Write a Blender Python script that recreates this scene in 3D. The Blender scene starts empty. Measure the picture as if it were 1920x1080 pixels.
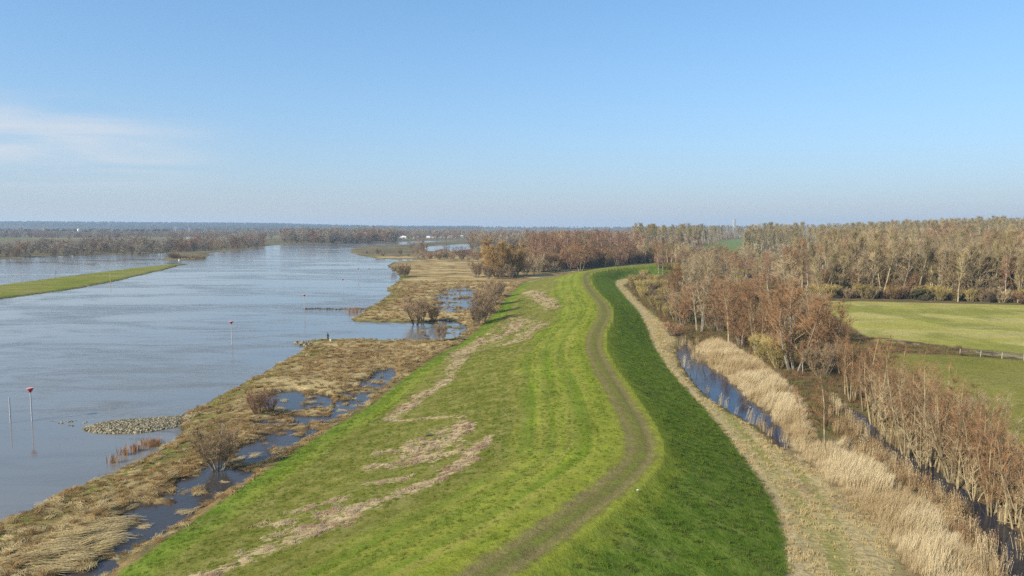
import bpy, math, random
import numpy as np
from mathutils import Vector, Matrix

# ------------------------------------------------------------------ camera, sky, sun, exposure
SC = bpy.context.scene
COL = SC.collection
CAM_H, PITCH, FPX = 25.0, math.radians(4.8), 1371.0
cam_data = bpy.data.cameras.new('camera')
cam_data.sensor_width = 36.0
cam_data.lens = 36.0 * FPX / 1920.0
cam_data.clip_start, cam_data.clip_end = 0.5, 40000.0
cam = bpy.data.objects.new('camera', cam_data)
cam.location = (0, 0, CAM_H)
cam.rotation_euler = (math.pi / 2 - PITCH, 0, 0)
COL.objects.link(cam)
SC.camera = cam

SUN_AZ = math.atan2(-0.82, -0.57)      # compass angle of the sun from +Y towards +X
SUN_EL = math.radians(32)
world = bpy.data.worlds.new('World')
SC.world = world
world.use_nodes = True
wn, wl = world.node_tree.nodes, world.node_tree.links
wn.clear()
w_out = wn.new('ShaderNodeOutputWorld')
w_bg = wn.new('ShaderNodeBackground')
w_bg.inputs['Strength'].default_value = 0.115
sky = wn.new('ShaderNodeTexSky')
sky.sky_type = 'NISHITA'
sky.sun_disc = False
sky.sun_elevation = SUN_EL
sky.sun_rotation = SUN_AZ
sky.altitude = 0
sky.air_density, sky.dust_density, sky.ozone_density = 1.0, 0.3, 6.0
# thin cirrus: a veil of noise on the sky directions, on one side of the sky
tc = wn.new('ShaderNodeTexCoord')
sepd = wn.new('ShaderNodeSeparateXYZ'); wl.new(tc.outputs['Generated'], sepd.inputs[0])
def wmath(op, a, b=None, c=None):
    n = wn.new('ShaderNodeMath'); n.operation = op
    for i, v in enumerate((a, b, c)):
        if v is None: continue
        if isinstance(v, (int, float)): n.inputs[i].default_value = v
        else: wl.new(v, n.inputs[i])
    return n.outputs[0]
inv = wmath('DIVIDE', 1.0, wmath('ADD', wmath('MAXIMUM', sepd.outputs[2], 0.0), 0.06))
cmb = wn.new('ShaderNodeCombineXYZ')
wl.new(wmath('MULTIPLY', sepd.outputs[0], inv), cmb.inputs[0])
wl.new(wmath('MULTIPLY', sepd.outputs[1], inv), cmb.inputs[1])
cmap = wn.new('ShaderNodeMapping')
cmap.inputs['Rotation'].default_value = (0, 0, math.radians(35))
cmap.inputs['Scale'].default_value = (0.38, 0.62, 1)
cmap.inputs['Location'].default_value = (0.15, 0.3, 0)
wl.new(cmb.outputs[0], cmap.inputs[0])
cn = wn.new('ShaderNodeTexNoise')
cn.inputs['Scale'].default_value = 1.0; cn.inputs['Detail'].default_value = 7
cn.inputs['Roughness'].default_value = 0.5; cn.inputs['Distortion'].default_value = 0.6
wl.new(cmap.outputs[0], cn.inputs['Vector'])
def wramp(v, a, b):
    n = wn.new('ShaderNodeMapRange'); n.interpolation_type = 'SMOOTHSTEP'
    wl.new(v, n.inputs[0]); n.inputs[1].default_value = a; n.inputs[2].default_value = b
    return n.outputs[0]
side = wramp(wmath('DIVIDE', sepd.outputs[0], wmath('MAXIMUM', wmath('ABSOLUTE', sepd.outputs[1]), 0.001)), -0.30, -0.60)
lowb = wramp(sepd.outputs[2], 0.03, 0.09)
highb = wramp(sepd.outputs[2], 0.165, 0.10)
veil = wmath('MULTIPLY', wmath('MULTIPLY', side, wmath('MULTIPLY', lowb, highb)), wramp(cn.outputs[0], 0.34, 0.62))
veil = wmath('MULTIPLY', veil, 0.85)
cmix = wn.new('ShaderNodeMix'); cmix.data_type = 'RGBA'
# softer contrast from zenith to horizon (the whole sky alike), then a pale haze low down all round
def wmul(c, k):
    n = wn.new('ShaderNodeMix'); n.data_type = 'RGBA'; n.blend_type = 'MULTIPLY'; n.inputs[0].default_value = 1.0
    wl.new(c, n.inputs[6]); n.inputs[7].default_value = (*k, 1); return n.outputs[2]
gam = wn.new('ShaderNodeGamma'); gam.inputs['Gamma'].default_value = 0.68
wl.new(wmul(sky.outputs[0], (0.1, 0.1, 0.1)), gam.inputs[0])
SKY_K = 5.8
upper = wmul(gam.outputs[0], (0.87 * SKY_K, 1.22 * SKY_K, 1.43 * SKY_K))
hzf = wmath('POWER', 2.718, wmath('MULTIPLY', wmath('MAXIMUM', sepd.outputs[2], 0.0), -9.5))
hmix = wn.new('ShaderNodeMix'); hmix.data_type = 'RGBA'
wl.new(hzf, hmix.inputs[0]); wl.new(upper, hmix.inputs[6]); hmix.inputs[7].default_value = (0.505 * SKY_K, 0.535 * SKY_K, 0.595 * SKY_K, 1)
wl.new(veil, cmix.inputs[0]); wl.new(hmix.outputs[2], cmix.inputs[6])
cmix.inputs[7].default_value = (0.69 * SKY_K, 0.735 * SKY_K, 0.80 * SKY_K, 1)
wl.new(cmix.outputs[2], w_bg.inputs['Color'])
wl.new(w_bg.outputs[0], w_out.inputs['Surface'])

sun_d = bpy.data.lights.new('sun', 'SUN')
sun_d.energy = 4.9
sun_d.angle = math.radians(0.53)
sun_d.color = (1.0, 0.925, 0.78)
sun = bpy.data.objects.new('sun', sun_d)
S = Vector((math.sin(SUN_AZ) * math.cos(SUN_EL), math.cos(SUN_AZ) * math.cos(SUN_EL), math.sin(SUN_EL)))
sun.rotation_euler = S.to_track_quat('Z', 'Y').to_euler()
sun.location = (-60, -30, 80)
COL.objects.link(sun)
SC.view_settings.view_transform = 'Standard'
SC.view_settings.look = 'None'
SC.view_settings.exposure = 0.6
SC.view_settings.gamma = 1.0
SC.view_settings.use_curve_mapping = False
cy = SC.cycles
cy.max_bounces = 6; cy.diffuse_bounces = 2; cy.glossy_bounces = 3; cy.transmission_bounces = 2
cy.volume_bounces = 0; cy.transparent_max_bounces = 4
cy.use_denoising = False

HAZE_DENSITY = 0.00013

# ------------------------------------------------------------------ helpers
def tag(o, label=None, cat=None, group=None, kind=None):
    if label: o['label'] = label
    if cat: o['category'] = cat
    if group: o['group'] = group
    if kind: o['kind'] = kind
    return o

def P(u, v, z=0.4):
    """where the line of sight through photo point (u, v) meets height z"""
    cp, sp = math.cos(PITCH), math.sin(PITCH)
    x, y = (u - 960) / FPX, (540 - v) / FPX
    d = np.array([x, cp + y * sp, -sp + y * cp])
    t = (z - CAM_H) / d[2]
    return np.array([x * t, d[1] * t])

def PP(pts, z=0.4):
    return np.array([P(u, v, z) for u, v in pts])

def smooth(pts, n=4, closed=False):
    pts = np.asarray(pts, float)
    m = len(pts); out = []
    rng_ = range(m if closed else m - 1)
    for i in rng_:
        if closed: a, b, c, d = pts[(i - 1) % m], pts[i], pts[(i + 1) % m], pts[(i + 2) % m]
        else: a, b, c, d = pts[max(i - 1, 0)], pts[i], pts[i + 1], pts[min(i + 2, m - 1)]
        for k in range(n):
            t = k / n
            # damped tangents keep long far segments from overshooting
            m1, m2 = (c - a) * 0.5, (d - b) * 0.5
            L = np.linalg.norm(c - b)
            for mm in (m1, m2):
                l = np.linalg.norm(mm)
                if l > L: mm *= L / l
            out.append((2*t**3 - 3*t**2 + 1) * b + (t**3 - 2*t**2 + t) * m1 + (-2*t**3 + 3*t**2) * c + (t**3 - t**2) * m2)
    if not closed: out.append(pts[-1])
    return np.array(out)

def ss(a, b, x):
    t = np.clip((x - a) / (b - a), 0, 1)
    return t * t * (3 - 2 * t)

def hash2(ix, iy, seed):
    h = (ix.astype(np.int64) * 374761393 + iy.astype(np.int64) * 668265263 + seed * 974711) & 0xffffffff
    h = ((h ^ (h >> 13)) * 1274126177) & 0xffffffff
    h = h ^ (h >> 16)
    return (h & 0xffff) / 65535.0

def vnoise(x, y, seed=0):
    xi, yi = np.floor(x), np.floor(y)
    fx, fy = x - xi, y - yi
    fx = fx * fx * (3 - 2 * fx); fy = fy * fy * (3 - 2 * fy)
    a = hash2(xi, yi, seed); b = hash2(xi + 1, yi, seed)
    c = hash2(xi, yi + 1, seed); d = hash2(xi + 1, yi + 1, seed)
    return (a + (b - a) * fx) * (1 - fy) + (c + (d - c) * fx) * fy

def fbm(x, y, seed=0, oct=4, gain=0.5):
    s = 0; amp = 1; tot = 0
    for k in range(oct):
        s = s + amp * vnoise(x * 2 ** k + 17.3 * k, y * 2 ** k - 9.1 * k, seed + k * 7)
        tot += amp; amp *= gain
    return s / tot            # 0..1, centred on .5

def seg_dist(line, X, Y, closed=False, info=False):
    best = np.full(X.shape, 1e18); side = np.zeros(X.shape); arc = np.zeros(X.shape)
    pts = np.vstack([line, line[:1]]) if closed else line
    s0 = 0.0
    for i in range(len(pts) - 1):
        a, b = pts[i], pts[i + 1]
        d = b - a; L2 = d @ d
        if L2 < 1e-9: continue
        px, py = X - a[0], Y - a[1]
        t = np.clip((px * d[0] + py * d[1]) / L2, 0, 1)
        ex, ey = px - t * d[0], py - t * d[1]
        q = ex * ex + ey * ey
        if info:
            m = q < best
            cr = d[0] * py - d[1] * px
            side = np.where(m, np.sign(cr), side)
            arc = np.where(m, s0 + t * math.sqrt(L2), arc)
            best = np.where(m, q, best)
            s0 += math.sqrt(L2)
        else:
            np.minimum(best, q, out=best)
    best = np.sqrt(best)
    return (best, side, arc) if info else best

def inside(poly, X, Y):
    r = np.zeros(X.shape, bool); n = len(poly)
    for i in range(n):
        x1, y1 = poly[i]; x2, y2 = poly[(i + 1) % n]
        if y1 == y2: continue
        c = ((y1 > Y) != (y2 > Y))
        r ^= c & (X < (x2 - x1) * (Y - y1) / (y2 - y1) + x1)
    return r

def sd(poly, X, Y, margin=25.0):
    """signed distance, positive inside; -margin beyond the margin"""
    out = np.full(X.shape, -margin)
    lo, hi = poly.min(0) - margin, poly.max(0) + margin
    m = (X > lo[0]) & (X < hi[0]) & (Y > lo[1]) & (Y < hi[1])
    if m.any():
        x, y = X[m], Y[m]
        d = seg_dist(poly, x, y, True)
        out[m] = np.where(inside(poly, x, y), d, np.maximum(-d, -margin))
    return out

def pdist(line, X, Y, margin=25.0):
    out = np.full(X.shape, margin)
    lo, hi = line.min(0) - margin, line.max(0) + margin
    m = (X > lo[0]) & (X < hi[0]) & (Y > lo[1]) & (Y < hi[1])
    if m.any(): out[m] = np.minimum(seg_dist(line, X[m], Y[m]), margin)
    return out

# ------------------------------------------------------------------ the lie of the land (outlines on the ground, in metres)
shore_px = [(-900, 1500), (-400, 1180), (-160, 1060), (0, 978), (60, 950), (130, 917), (200, 892), (250, 868), (300, 843), (338, 814), (333, 800),
            (345, 775), (385, 755), (440, 726), (500, 695), (545, 668), (574, 653), (580, 641), (600, 637), (650, 636), (700, 637),
            (760, 638), (815, 638), (846, 630), (842, 610), (800, 604), (760, 604), (715, 603), (662, 601), (672, 591), (690, 578),
            (712, 564), (730, 553), (735, 546), (724, 543), (738, 534), (750, 524), (743, 511), (728, 498), (742, 491),
            (770, 488.5), (795, 486.5), (770, 485.5), (735, 486), (700, 483), (672, 478), (655, 469), (680, 462), (720, 459.5), (770, 458),
            (765, 455), (720, 454), (660, 453.5), (620, 457), (590, 457), (530, 459), (500, 461), (490, 464), (440, 470), (395, 473),
            (385, 486), (320, 488), (300, 487), (326, 478), (310, 474.5), (200, 477), (100, 479.5), (0, 486), (-300, 497), (-900, 512)]
COAST = PP(shore_px, 0.1)
COAST = np.vstack([smooth(COAST, 3), [[-2500, 300], [-12000, 300], [-12000, 12000], [12000, 12000], [12000, -400], [-60, -400], [-90, -60]]])
ISLAND = smooth(PP([(-420, 640), (0, 561), (60, 552), (130, 543), (200, 530), (260, 517), (310, 505.5), (336, 498), (356, 494.5), (335, 494.5), (290, 498),
                    (200, 508.5), (130, 517), (50, 528), (0, 535), (-300, 585)], 0.1), 3, True)
GROYNE = smooth(PP([(156, 800), (200, 788), (260, 783), (325, 779), (360, 775), (350, 795), (318, 800), (275, 808), (215, 811), (168, 807)], 0.2), 3, True)
GROYNE_FAR = PP([(572, 579.5), (600, 579.5), (655, 580), (690, 580)], 0.0)
GROYNE_SPIT = smooth(PP([(552, 643), (570, 640), (590, 640), (580, 650), (560, 646)], 0.1), 3, True)

left_px = [(40, 1240), (130, 1150), (215, 1080), (300, 1020), (400, 950), (500, 882), (600, 816), (700, 756), (760, 708), (820, 667), (870, 640), (905, 610),
           (930, 586), (948, 563), (965, 545), (985, 530), (1010, 523), (1050, 516.5), (1090, 509), (1150, 500), (1250, 493)]
right_px = [(1480, 1250), (1480, 1150), (1476, 1080), (1466, 1000), (1442, 930), (1400, 868), (1342, 792), (1292, 737), (1252, 690), (1226, 650), (1214, 618),
            (1195, 582), (1168, 552), (1153, 531), (1166, 524), (1216, 518), (1300, 513)]
crest_px = [(620, 1250), (760, 1165), (905, 1080), (1000, 1018), (1095, 950), (1165, 895), (1202, 850), (1193, 800), (1163, 745), (1131, 692), (1114, 652),
            (1119, 620), (1134, 592), (1130, 570), (1112, 550), (1100, 532), (1098, 517), (1110, 509.5), (1150, 503), (1220, 496), (1320, 489)]
CREST_Z = 5.2
EDGE_L = smooth(PP(left_px, 0.45), 3)
EDGE_R = smooth(PP(right_px, 0.45), 3)
CREST = smooth(PP(crest_px, CREST_Z), 4)
DIKE = np.vstack([EDGE_L, EDGE_R[::-1]])
DITCH = smooth(PP([(1270, 652), (1284, 646), (1298, 656), (1304, 676), (1342, 696), (1372, 714), (1402, 743), (1432, 768), (1462, 795), (1470, 815),
                   (1482, 842), (1462, 838), (1432, 806), (1396, 786), (1360, 768), (1320, 735), (1290, 702), (1276, 676)], 0), 3, True)
DITCH_B = smooth(PP([(1590, 768), (1622, 797), (1660, 842), (1722, 880), (1790, 928), (1845, 975), (1890, 1030), (1950, 1110), (2010, 1230)], 0), 4)
VERGE = np.vstack([EDGE_R[:-4], PP([(1170, 540), (1205, 575), (1240, 605), (1264, 632), (1266, 652), (1275, 682), (1300, 716), (1342, 752), (1392, 788),
                                    (1442, 822), (1490, 858), (1540, 885), (1602, 924), (1662, 975), (1692, 1080), (1720, 1250)])[::1]])
VERGE = np.vstack([EDGE_R[:-4], PP([(1170, 536), (1205, 572), (1240, 602), (1264, 630), (1268, 652), (1275, 682), (1300, 716), (1342, 752), (1392, 788),
                                    (1442, 822), (1490, 858), (1540, 885), (1602, 924), (1662, 975), (1692, 1080), (1720, 1250)])])
REED_A = smooth(PP([(1304, 648), (1345, 642), (1395, 662), (1440, 692), (1488, 730), (1512, 770), (1525, 815), (1535, 872), (1488, 850), (1470, 800),
                    (1436, 768), (1404, 743), (1345, 696)]), 3, True)
REED_B = smooth(PP([(1500, 840), (1555, 835), (1590, 822), (1630, 862), (1690, 910), (1745, 950), (1800, 1005), (1850, 1070), (1890, 1130), (1930, 1240), (1760, 1240),
                    (1706, 1080), (1655, 1000), (1590, 935), (1525, 880)]), 3, True)
REED_NEAR = PP([(1470, 760), (1560, 800), (1600, 790), (1660, 842), (1722, 880), (1790, 928), (1845, 975), (1890, 1030), (1950, 1110), (2010, 1230), (1700, 1230), (1640, 930), (1500, 850)], 0.2)
MEADOW = PP([(1520, 563), (1600, 564), (1920, 571), (2300, 580), (2300, 680), (1920, 661), (1780, 648), (1640, 640)], 0.8)
MEADOW_B = PP([(1640, 660), (1780, 663), (1920, 673), (2300, 690), (2300, 930), (2000, 900), (1850, 800), (1700, 735)], 0.8)
FAR_GREEN = PP([(1290, 478), (1318, 461), (1360, 450), (1420, 444), (1440, 452), (1410, 466), (1380, 480)], 1.0)
POOLS = [smooth(PP(q, 0), 2, True) for q in (
    [(60, 1085), (130, 1045), (215, 985), (300, 940), (360, 900), (385, 872), (440, 862), (490, 838), (540, 818), (560, 830), (500, 872), (420, 925), (340, 980), (265, 1035), (220, 1080), (150, 1130), (0, 1200), (-120, 1200)],
    [(470, 792), (520, 783), (625, 783), (632, 788), (560, 795), (500, 797)],
    [(628, 775), (640, 745), (668, 722), (700, 702), (722, 690), (742, 692), (730, 712), (702, 745), (690, 768), (655, 778)],
    [(818, 560), (830, 545), (868, 538), (893, 541), (897, 560), (893, 580), (868, 588), (838, 585), (815, 575)],
    [(790, 600), (850, 603), (868, 612), (862, 628), (835, 636), (780, 634)],
    [(505, 740), (560, 735), (620, 745), (600, 768), (520, 770), (480, 762)],
    [(440, 850), (500, 815), (560, 805), (600, 808), (560, 830), (500, 855)])]
PONDS = [smooth(PP(q, 0), 2, True) for q in (
    [(800, 463), (830, 460), (880, 457.5), (905, 462), (880, 468), (855, 470), (835, 471), (800, 470)],
    [(640, 455.5), (700, 454.5), (790, 452), (860, 451), (820, 453.5), (770, 456), (700, 458)])]
DEB_STRIPS = [(smooth(PP(q, z), 3), w) for q, z, w in (
    ([(905, 630), (884, 650), (853, 682), (830, 722), (790, 738), (757, 765), (730, 780)], 1.5, 1.3),
    ([(724, 774), (760, 784), (830, 790), (868, 797)], 1.9, 0.6),
    ([(990, 542), (1005, 552), (1022, 566), (1034, 584)], 2.6, 2.6),
    ([(960, 592), (968, 606), (958, 620), (925, 632), (880, 642), (850, 658)], 2.0, 1.9),
    ([(1018, 615), (985, 632), (962, 648)], 2.4, 1.6),
    ([(866, 812), (858, 828)], 2.2, 1.3), ([(918, 835), (905, 850), (882, 868), (868, 890)], 2.6, 0.8),
    ([(868, 888), (825, 915), (780, 936), (735, 950), (690, 962)], 2.4, 1.2),
    ([(690, 962), (640, 985), (590, 1003), (545, 1012)], 2.3, 1.5),
    ([(545, 1012), (500, 1030), (430, 1058), (350, 1078), (280, 1120)], 2.2, 1.3),
    ([(790, 868), (838, 868)], 2.2, 1.5), ([(770, 842), (850, 842)], 2.2, 1.4), ([(708, 845), (780, 845)], 2.1, 0.35),
    ([(690, 877), (720, 875)], 1.9, 0.7), ([(700, 908), (765, 910)], 2.2, 0.9), ([(565, 950), (640, 945)], 1.9, 0.9), ([(600, 968), (650, 975)], 2.1, 1.2),
    ([(490, 978), (520, 980)], 1.8, 0.6), ([(985, 527), (1050, 519)], 1.0, 2.0))]
DEB_AREA = [smooth(PP(q, 2.1), 2, True) for q in (
    [(735, 830), (800, 805), (872, 800), (885, 850), (870, 890), (780, 900), (690, 885)],
    [(940, 588), (985, 590), (1030, 612), (1010, 650), (950, 655), (860, 655)],
    [(400, 1055), (500, 985), (590, 935), (680, 940), (660, 985), (560, 1030), (460, 1065)],
    [(985, 540), (1025, 545), (1040, 590), (1010, 585)])]
LINE_FENCE = PP([(1620, 632), (1700, 641), (1780, 651), (1850, 658.5), (1920, 667), (2060, 683)], 0.8)

def ridge_height(X, Y):
    u = 960 + FPX * X / np.maximum(Y, 1.0)
    r = np.hypot(X, Y)
    top = np.interp(u, [-2500, -600, 0, 200, 420, 520, 640, 760, 900, 1100, 1200, 1290, 1400, 1600, 2400], [40, 52, 50, 48, 44, 40, 26, 16, 14, 10, 10, 22, 16, 12, 12])
    top = top + 7 * (fbm(X / 600, Y / 600, 5, 3) - 0.5) + 5 * (fbm(X / 170, Y / 170, 6, 2) - .5)
    return top * ss(4300, 6400, r)

def terrain(X, Y):
    R = np.hypot(X, Y)
    T = {}
    coast = np.maximum(sd(COAST, X, Y, 30.0), sd(ISLAND, X, Y, 30.0))
    jag = (fbm(X / 2.5, Y / 2.5, 11, 3) - 0.5)
    coast = coast + (fbm(X / 13, Y / 13, 12, 3) - 0.5) * np.clip((R - 200) / 100, 0, 5)
    coast = coast + jag * np.clip(R / 90.0, 0.8, 3.0)
    T['coast'] = coast
    n1 = fbm(X / 5.0, Y / 5.0, 1, 4) - 0.5
    n2 = fbm(X / 60.0, Y / 60.0, 2, 3) - 0.5
    slope = np.where(R > 400, 0.12, 0.3)
    z = np.clip(coast * slope, -1.5, 0.42)
    z = z + ss(0.2, 4, coast) * (0.30 * n1 + 0.35 * np.clip(n2, -.2, .5))
    z = np.where(R > 700, np.maximum(z, np.where(coast > 1.0, 0.25, z)), z)
    gro = np.maximum(sd(GROYNE, X, Y, 8.0), sd(GROYNE_SPIT, X, Y, 8.0))
    gro = np.maximum(gro, 1.1 - pdist(GROYNE_FAR, X, Y, 8.0))
    T['gro'] = gro
    z = np.maximum(z, np.clip(gro * 0.22, -1.5, 0.26) - 0.02)
    pool = np.full(X.shape, -9.0)
    for q in POOLS: pool = np.maximum(pool, sd(q, X, Y, 9.0))
    T['pool'] = pool
    pn = fbm(X / 1.9 + Y / 9., Y / 1.2, 21, 3) - 0.5
    zpool = -0.17 + 1.15 * pn + 0.75 * (fbm(X / 8 + 3, Y / 5, 22, 2) - 0.5) + 0.25 * n1
    z = z * (1 - ss(-1.2, 1.0, pool + 0.45 + 3.5 * n1)) + zpool * ss(-1.2, 1.0, pool + 0.45 + 3.5 * n1)
    pond = np.maximum(sd(PONDS[0], X, Y, 20.0), sd(PONDS[1], X, Y, 20.0))
    T['pond'] = pond
    z = np.where(pond > -6, np.minimum(z, np.maximum(-0.9, -0.05 * pond - 0.02)), z)
    # the dike
    sdd = sd(DIKE, X, Y, 20.0)
    T['dike'] = sdd
    dc = np.full(X.shape, 99.0); side = np.zeros(X.shape); arc = np.zeros(X.shape)
    m = sdd > -19.9
    if m.any():
        a, b, c = seg_dist(CREST, X[m], Y[m], False, True)
        dc[m], side[m], arc[m] = a, b, c
    T['dc'], T['side'], T['arc'] = dc, side, arc
    prof = np.zeros(X.shape)
    k = sdd > 0
    if k.any():
        dl = seg_dist(EDGE_L, X[k], Y[k]); dr = seg_dist(EDGE_R, X[k], Y[k])
        de = np.where(side[k] > 0, dl, dr)
        fl = np.where(side[k] > 0, 2.6, 2.0)
        t = de / (de + np.maximum(dc[k] - fl, 0) + 1e-6)
        t = np.where(side[k] > 0, 0.62 * t + 0.38 * ss(0.0, 1.0, t) , t)
        prof[k] = t
    z = np.where(sdd > -2.5, np.maximum(z, 0.42 * ss(-1.9, 0.0, sdd + 4.5 * n1) + (1 - ss(-1.9, 0, sdd + 4.5 * n1)) * z), z)
    z = z + prof * (CREST_Z - 0.45) + ss(0, 3, sdd) * 0.10 * (n1)
    rut = np.exp(-((dc - 0.85) / 0.28) ** 2) * (sdd > 0)
    z = z - 0.07 * rut
    # behind the dike
    T['verge'] = sd(VERGE, X, Y, 12.0)
    T['reed'] = np.maximum(sd(REED_A, X, Y, 10.0), sd(REED_B, X, Y, 10.0))
    dit = sd(DITCH, X, Y, 8.0) + 0.15 + 1.5 * (fbm(X / 2.2, Y / 2.2, 34, 3) - .5)
    dit = np.maximum(dit, (1.45 + 2.4 * (fbm(X / 5, Y / 5, 33, 3) - .5)) - pdist(DITCH_B, X, Y, 8.0))
    T['ditch'] = dit
    z = np.where(dit > -2.5, np.minimum(z, np.maximum(-0.55, -0.30 * dit + 0.03 + 0.12 * n1)), z)
    T['meadow'] = np.maximum(sd(MEADOW, X, Y, 12.0), sd(MEADOW_B, X, Y, 12.0))
    T['far_green'] = sd(FAR_GREEN, X, Y, 12.0)
    md = ss(-2, 3, T['meadow'])
    z = z * (1 - md) + (0.8 + 0.25 * n2) * md
    fd = pdist(LINE_FENCE, X, Y, 10.0)
    T['fence'] = fd
    rise = ss(330, 950, R) * ss(0.30, 0.66, X / np.maximum(Y, 1))
    z = z + 11.0 * rise
    z = z + ridge_height(X, Y) * (Y > 0)
    T['z'] = z
    return T

def height(x, y):
    a = np.atleast_1d(np.asarray(x, float)); b = np.atleast_1d(np.asarray(y, float))
    return terrain(a, b)['z']

# ------------------------------------------------------------------ material helpers
def new_mat(name):
    m = bpy.data.materials.new(name); m.use_nodes = True
    m.node_tree.nodes.clear()
    return m, m.node_tree.nodes, m.node_tree.links

class NB:
    def __init__(s, name):
        s.m, s.n, s.l = new_mat(name)
        s.out = s.n.new('ShaderNodeOutputMaterial')
    def set(s, sock, v):
        if isinstance(v, bpy.types.NodeSocket): s.l.new(v, sock)
        elif isinstance(v, (tuple, list)) and len(v) == 3 and sock.type == 'RGBA': sock.default_value = (*v, 1)
        else: sock.default_value = v
    def math(s, op, a, b=0.0, c=0.0):
        n = s.n.new('ShaderNodeMath'); n.operation = op
        s.set(n.inputs[0], a); s.set(n.inputs[1], b)
        if op in ('MULTIPLY_ADD', 'WRAP', 'COMPARE'): s.set(n.inputs[2], c)
        return n.outputs[0]
    def ramp(s, v, a, b, lo=0.0, hi=1.0):
        n = s.n.new('ShaderNodeMapRange'); n.interpolation_type = 'SMOOTHSTEP'
        s.set(n.inputs[0], v)
        for i, q in enumerate((a, b, lo, hi)): n.inputs[i + 1].default_value = q
        return n.outputs[0]
    def mix(s, f, a, b, mode='MIX'):
        n = s.n.new('ShaderNodeMix'); n.data_type = 'RGBA'; n.blend_type = mode
        s.set(n.inputs[0], f); s.set(n.inputs[6], a); s.set(n.inputs[7], b)
        return n.outputs[2]
    def attr(s, name, out='Fac'):
        n = s.n.new('ShaderNodeAttribute'); n.attribute_name = name
        return n.outputs[out]
    def pos(s):
        return s.n.new('ShaderNodeNewGeometry').outputs['Position']
    def mapping(s, v, scale=(1, 1, 1), rot=(0, 0, 0)):
        n = s.n.new('ShaderNodeMapping'); s.l.new(v, n.inputs[0])
        n.inputs['Scale'].default_value = scale; n.inputs['Rotation'].default_value = rot
        return n.outputs[0]
    def noise(s, v, scale, detail=4, rough=0.55, dist=0.0):
        n = s.n.new('ShaderNodeTexNoise')
        s.l.new(v, n.inputs['Vector']); n.inputs['Scale'].default_value = scale
        n.inputs['Detail'].default_value = detail; n.inputs['Roughness'].default_value = rough; n.inputs['Distortion'].default_value = dist
        return n.outputs[0]
    def bump(s, h, strength=0.5, dist=0.1):
        n = s.n.new('ShaderNodeBump'); s.set(n.inputs['Strength'], strength); s.set(n.inputs['Distance'], dist)
        s.set(n.inputs['Height'], h)
        return n.outputs[0]
    def done(s, color, rough=0.9, normal=None, spec=0.2, **kw):
        b = s.n.new('ShaderNodeBsdfPrincipled')
        s.set(b.inputs['Base Color'], color); s.set(b.inputs['Roughness'], rough)
        b.inputs['Specular IOR Level'].default_value = spec
        for k, v in kw.items(): s.set(b.inputs[k], v)
        if normal is not None: s.l.new(normal, b.inputs['Normal'])
        s.l.new(b.outputs[0], s.out.inputs[0])
        return s.m

def plain_mat(name, col, var=0.25, scale=3.0, rough=0.85, objvar=0.25, spec=0.15, col2=None):
    b = NB(name)
    tc_ = b.n.new('ShaderNodeTexCoord')
    nz = b.noise(tc_.outputs['Object'], scale, 3)
    c2 = col2 if col2 else tuple(x * (1 - var) for x in col)
    c = b.mix(b.ramp(nz, 0.35, 0.65), col, c2)
    if objvar:
        oi = b.n.new('ShaderNodeObjectInfo')
        c = b.mix(1.0, c, b.mix(oi.outputs['Random'], (1 - objvar,) * 3, (1 + objvar,) * 3), 'MULTIPLY')
    return b.done(c, rough, spec=spec)

# ground: base colour per point (what grows there) with fine grain from noise
def make_ground_mat():
    b = NB('ground_cover')
    p = b.pos()
    c = b.attr('gcol', 'Color')
    fine = b.noise(b.mapping(p, (1, 1, 1)), 2.2, 6, 0.68)
    streak = b.noise(b.mapping(p, (0.55, 1.9, 1), (0, 0, 0.3)), 1.0, 5, 0.65, 0.8)
    big = b.noise(p, 0.09, 4, 0.6)
    v = b.math('MULTIPLY_ADD', fine, 1.25, 0.32)
    v = b.math('MULTIPLY', v, b.math('MULTIPLY_ADD', streak, 1.0, 0.5))
    v = b.math('MULTIPLY', v, b.math('MULTIPLY_ADD', big, 0.5, 0.75))
    n = b.n.new('ShaderNodeCombineXYZ')
    for i in range(3): b.l.new(v, n.inputs[i])
    c = b.mix(1.0, c, n.outputs[0], 'MULTIPLY')
    h = b.math('ADD', fine, streak)
    return b.done(c, 1.0, b.bump(h, 0.9, 0.22), 0.0)

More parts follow.
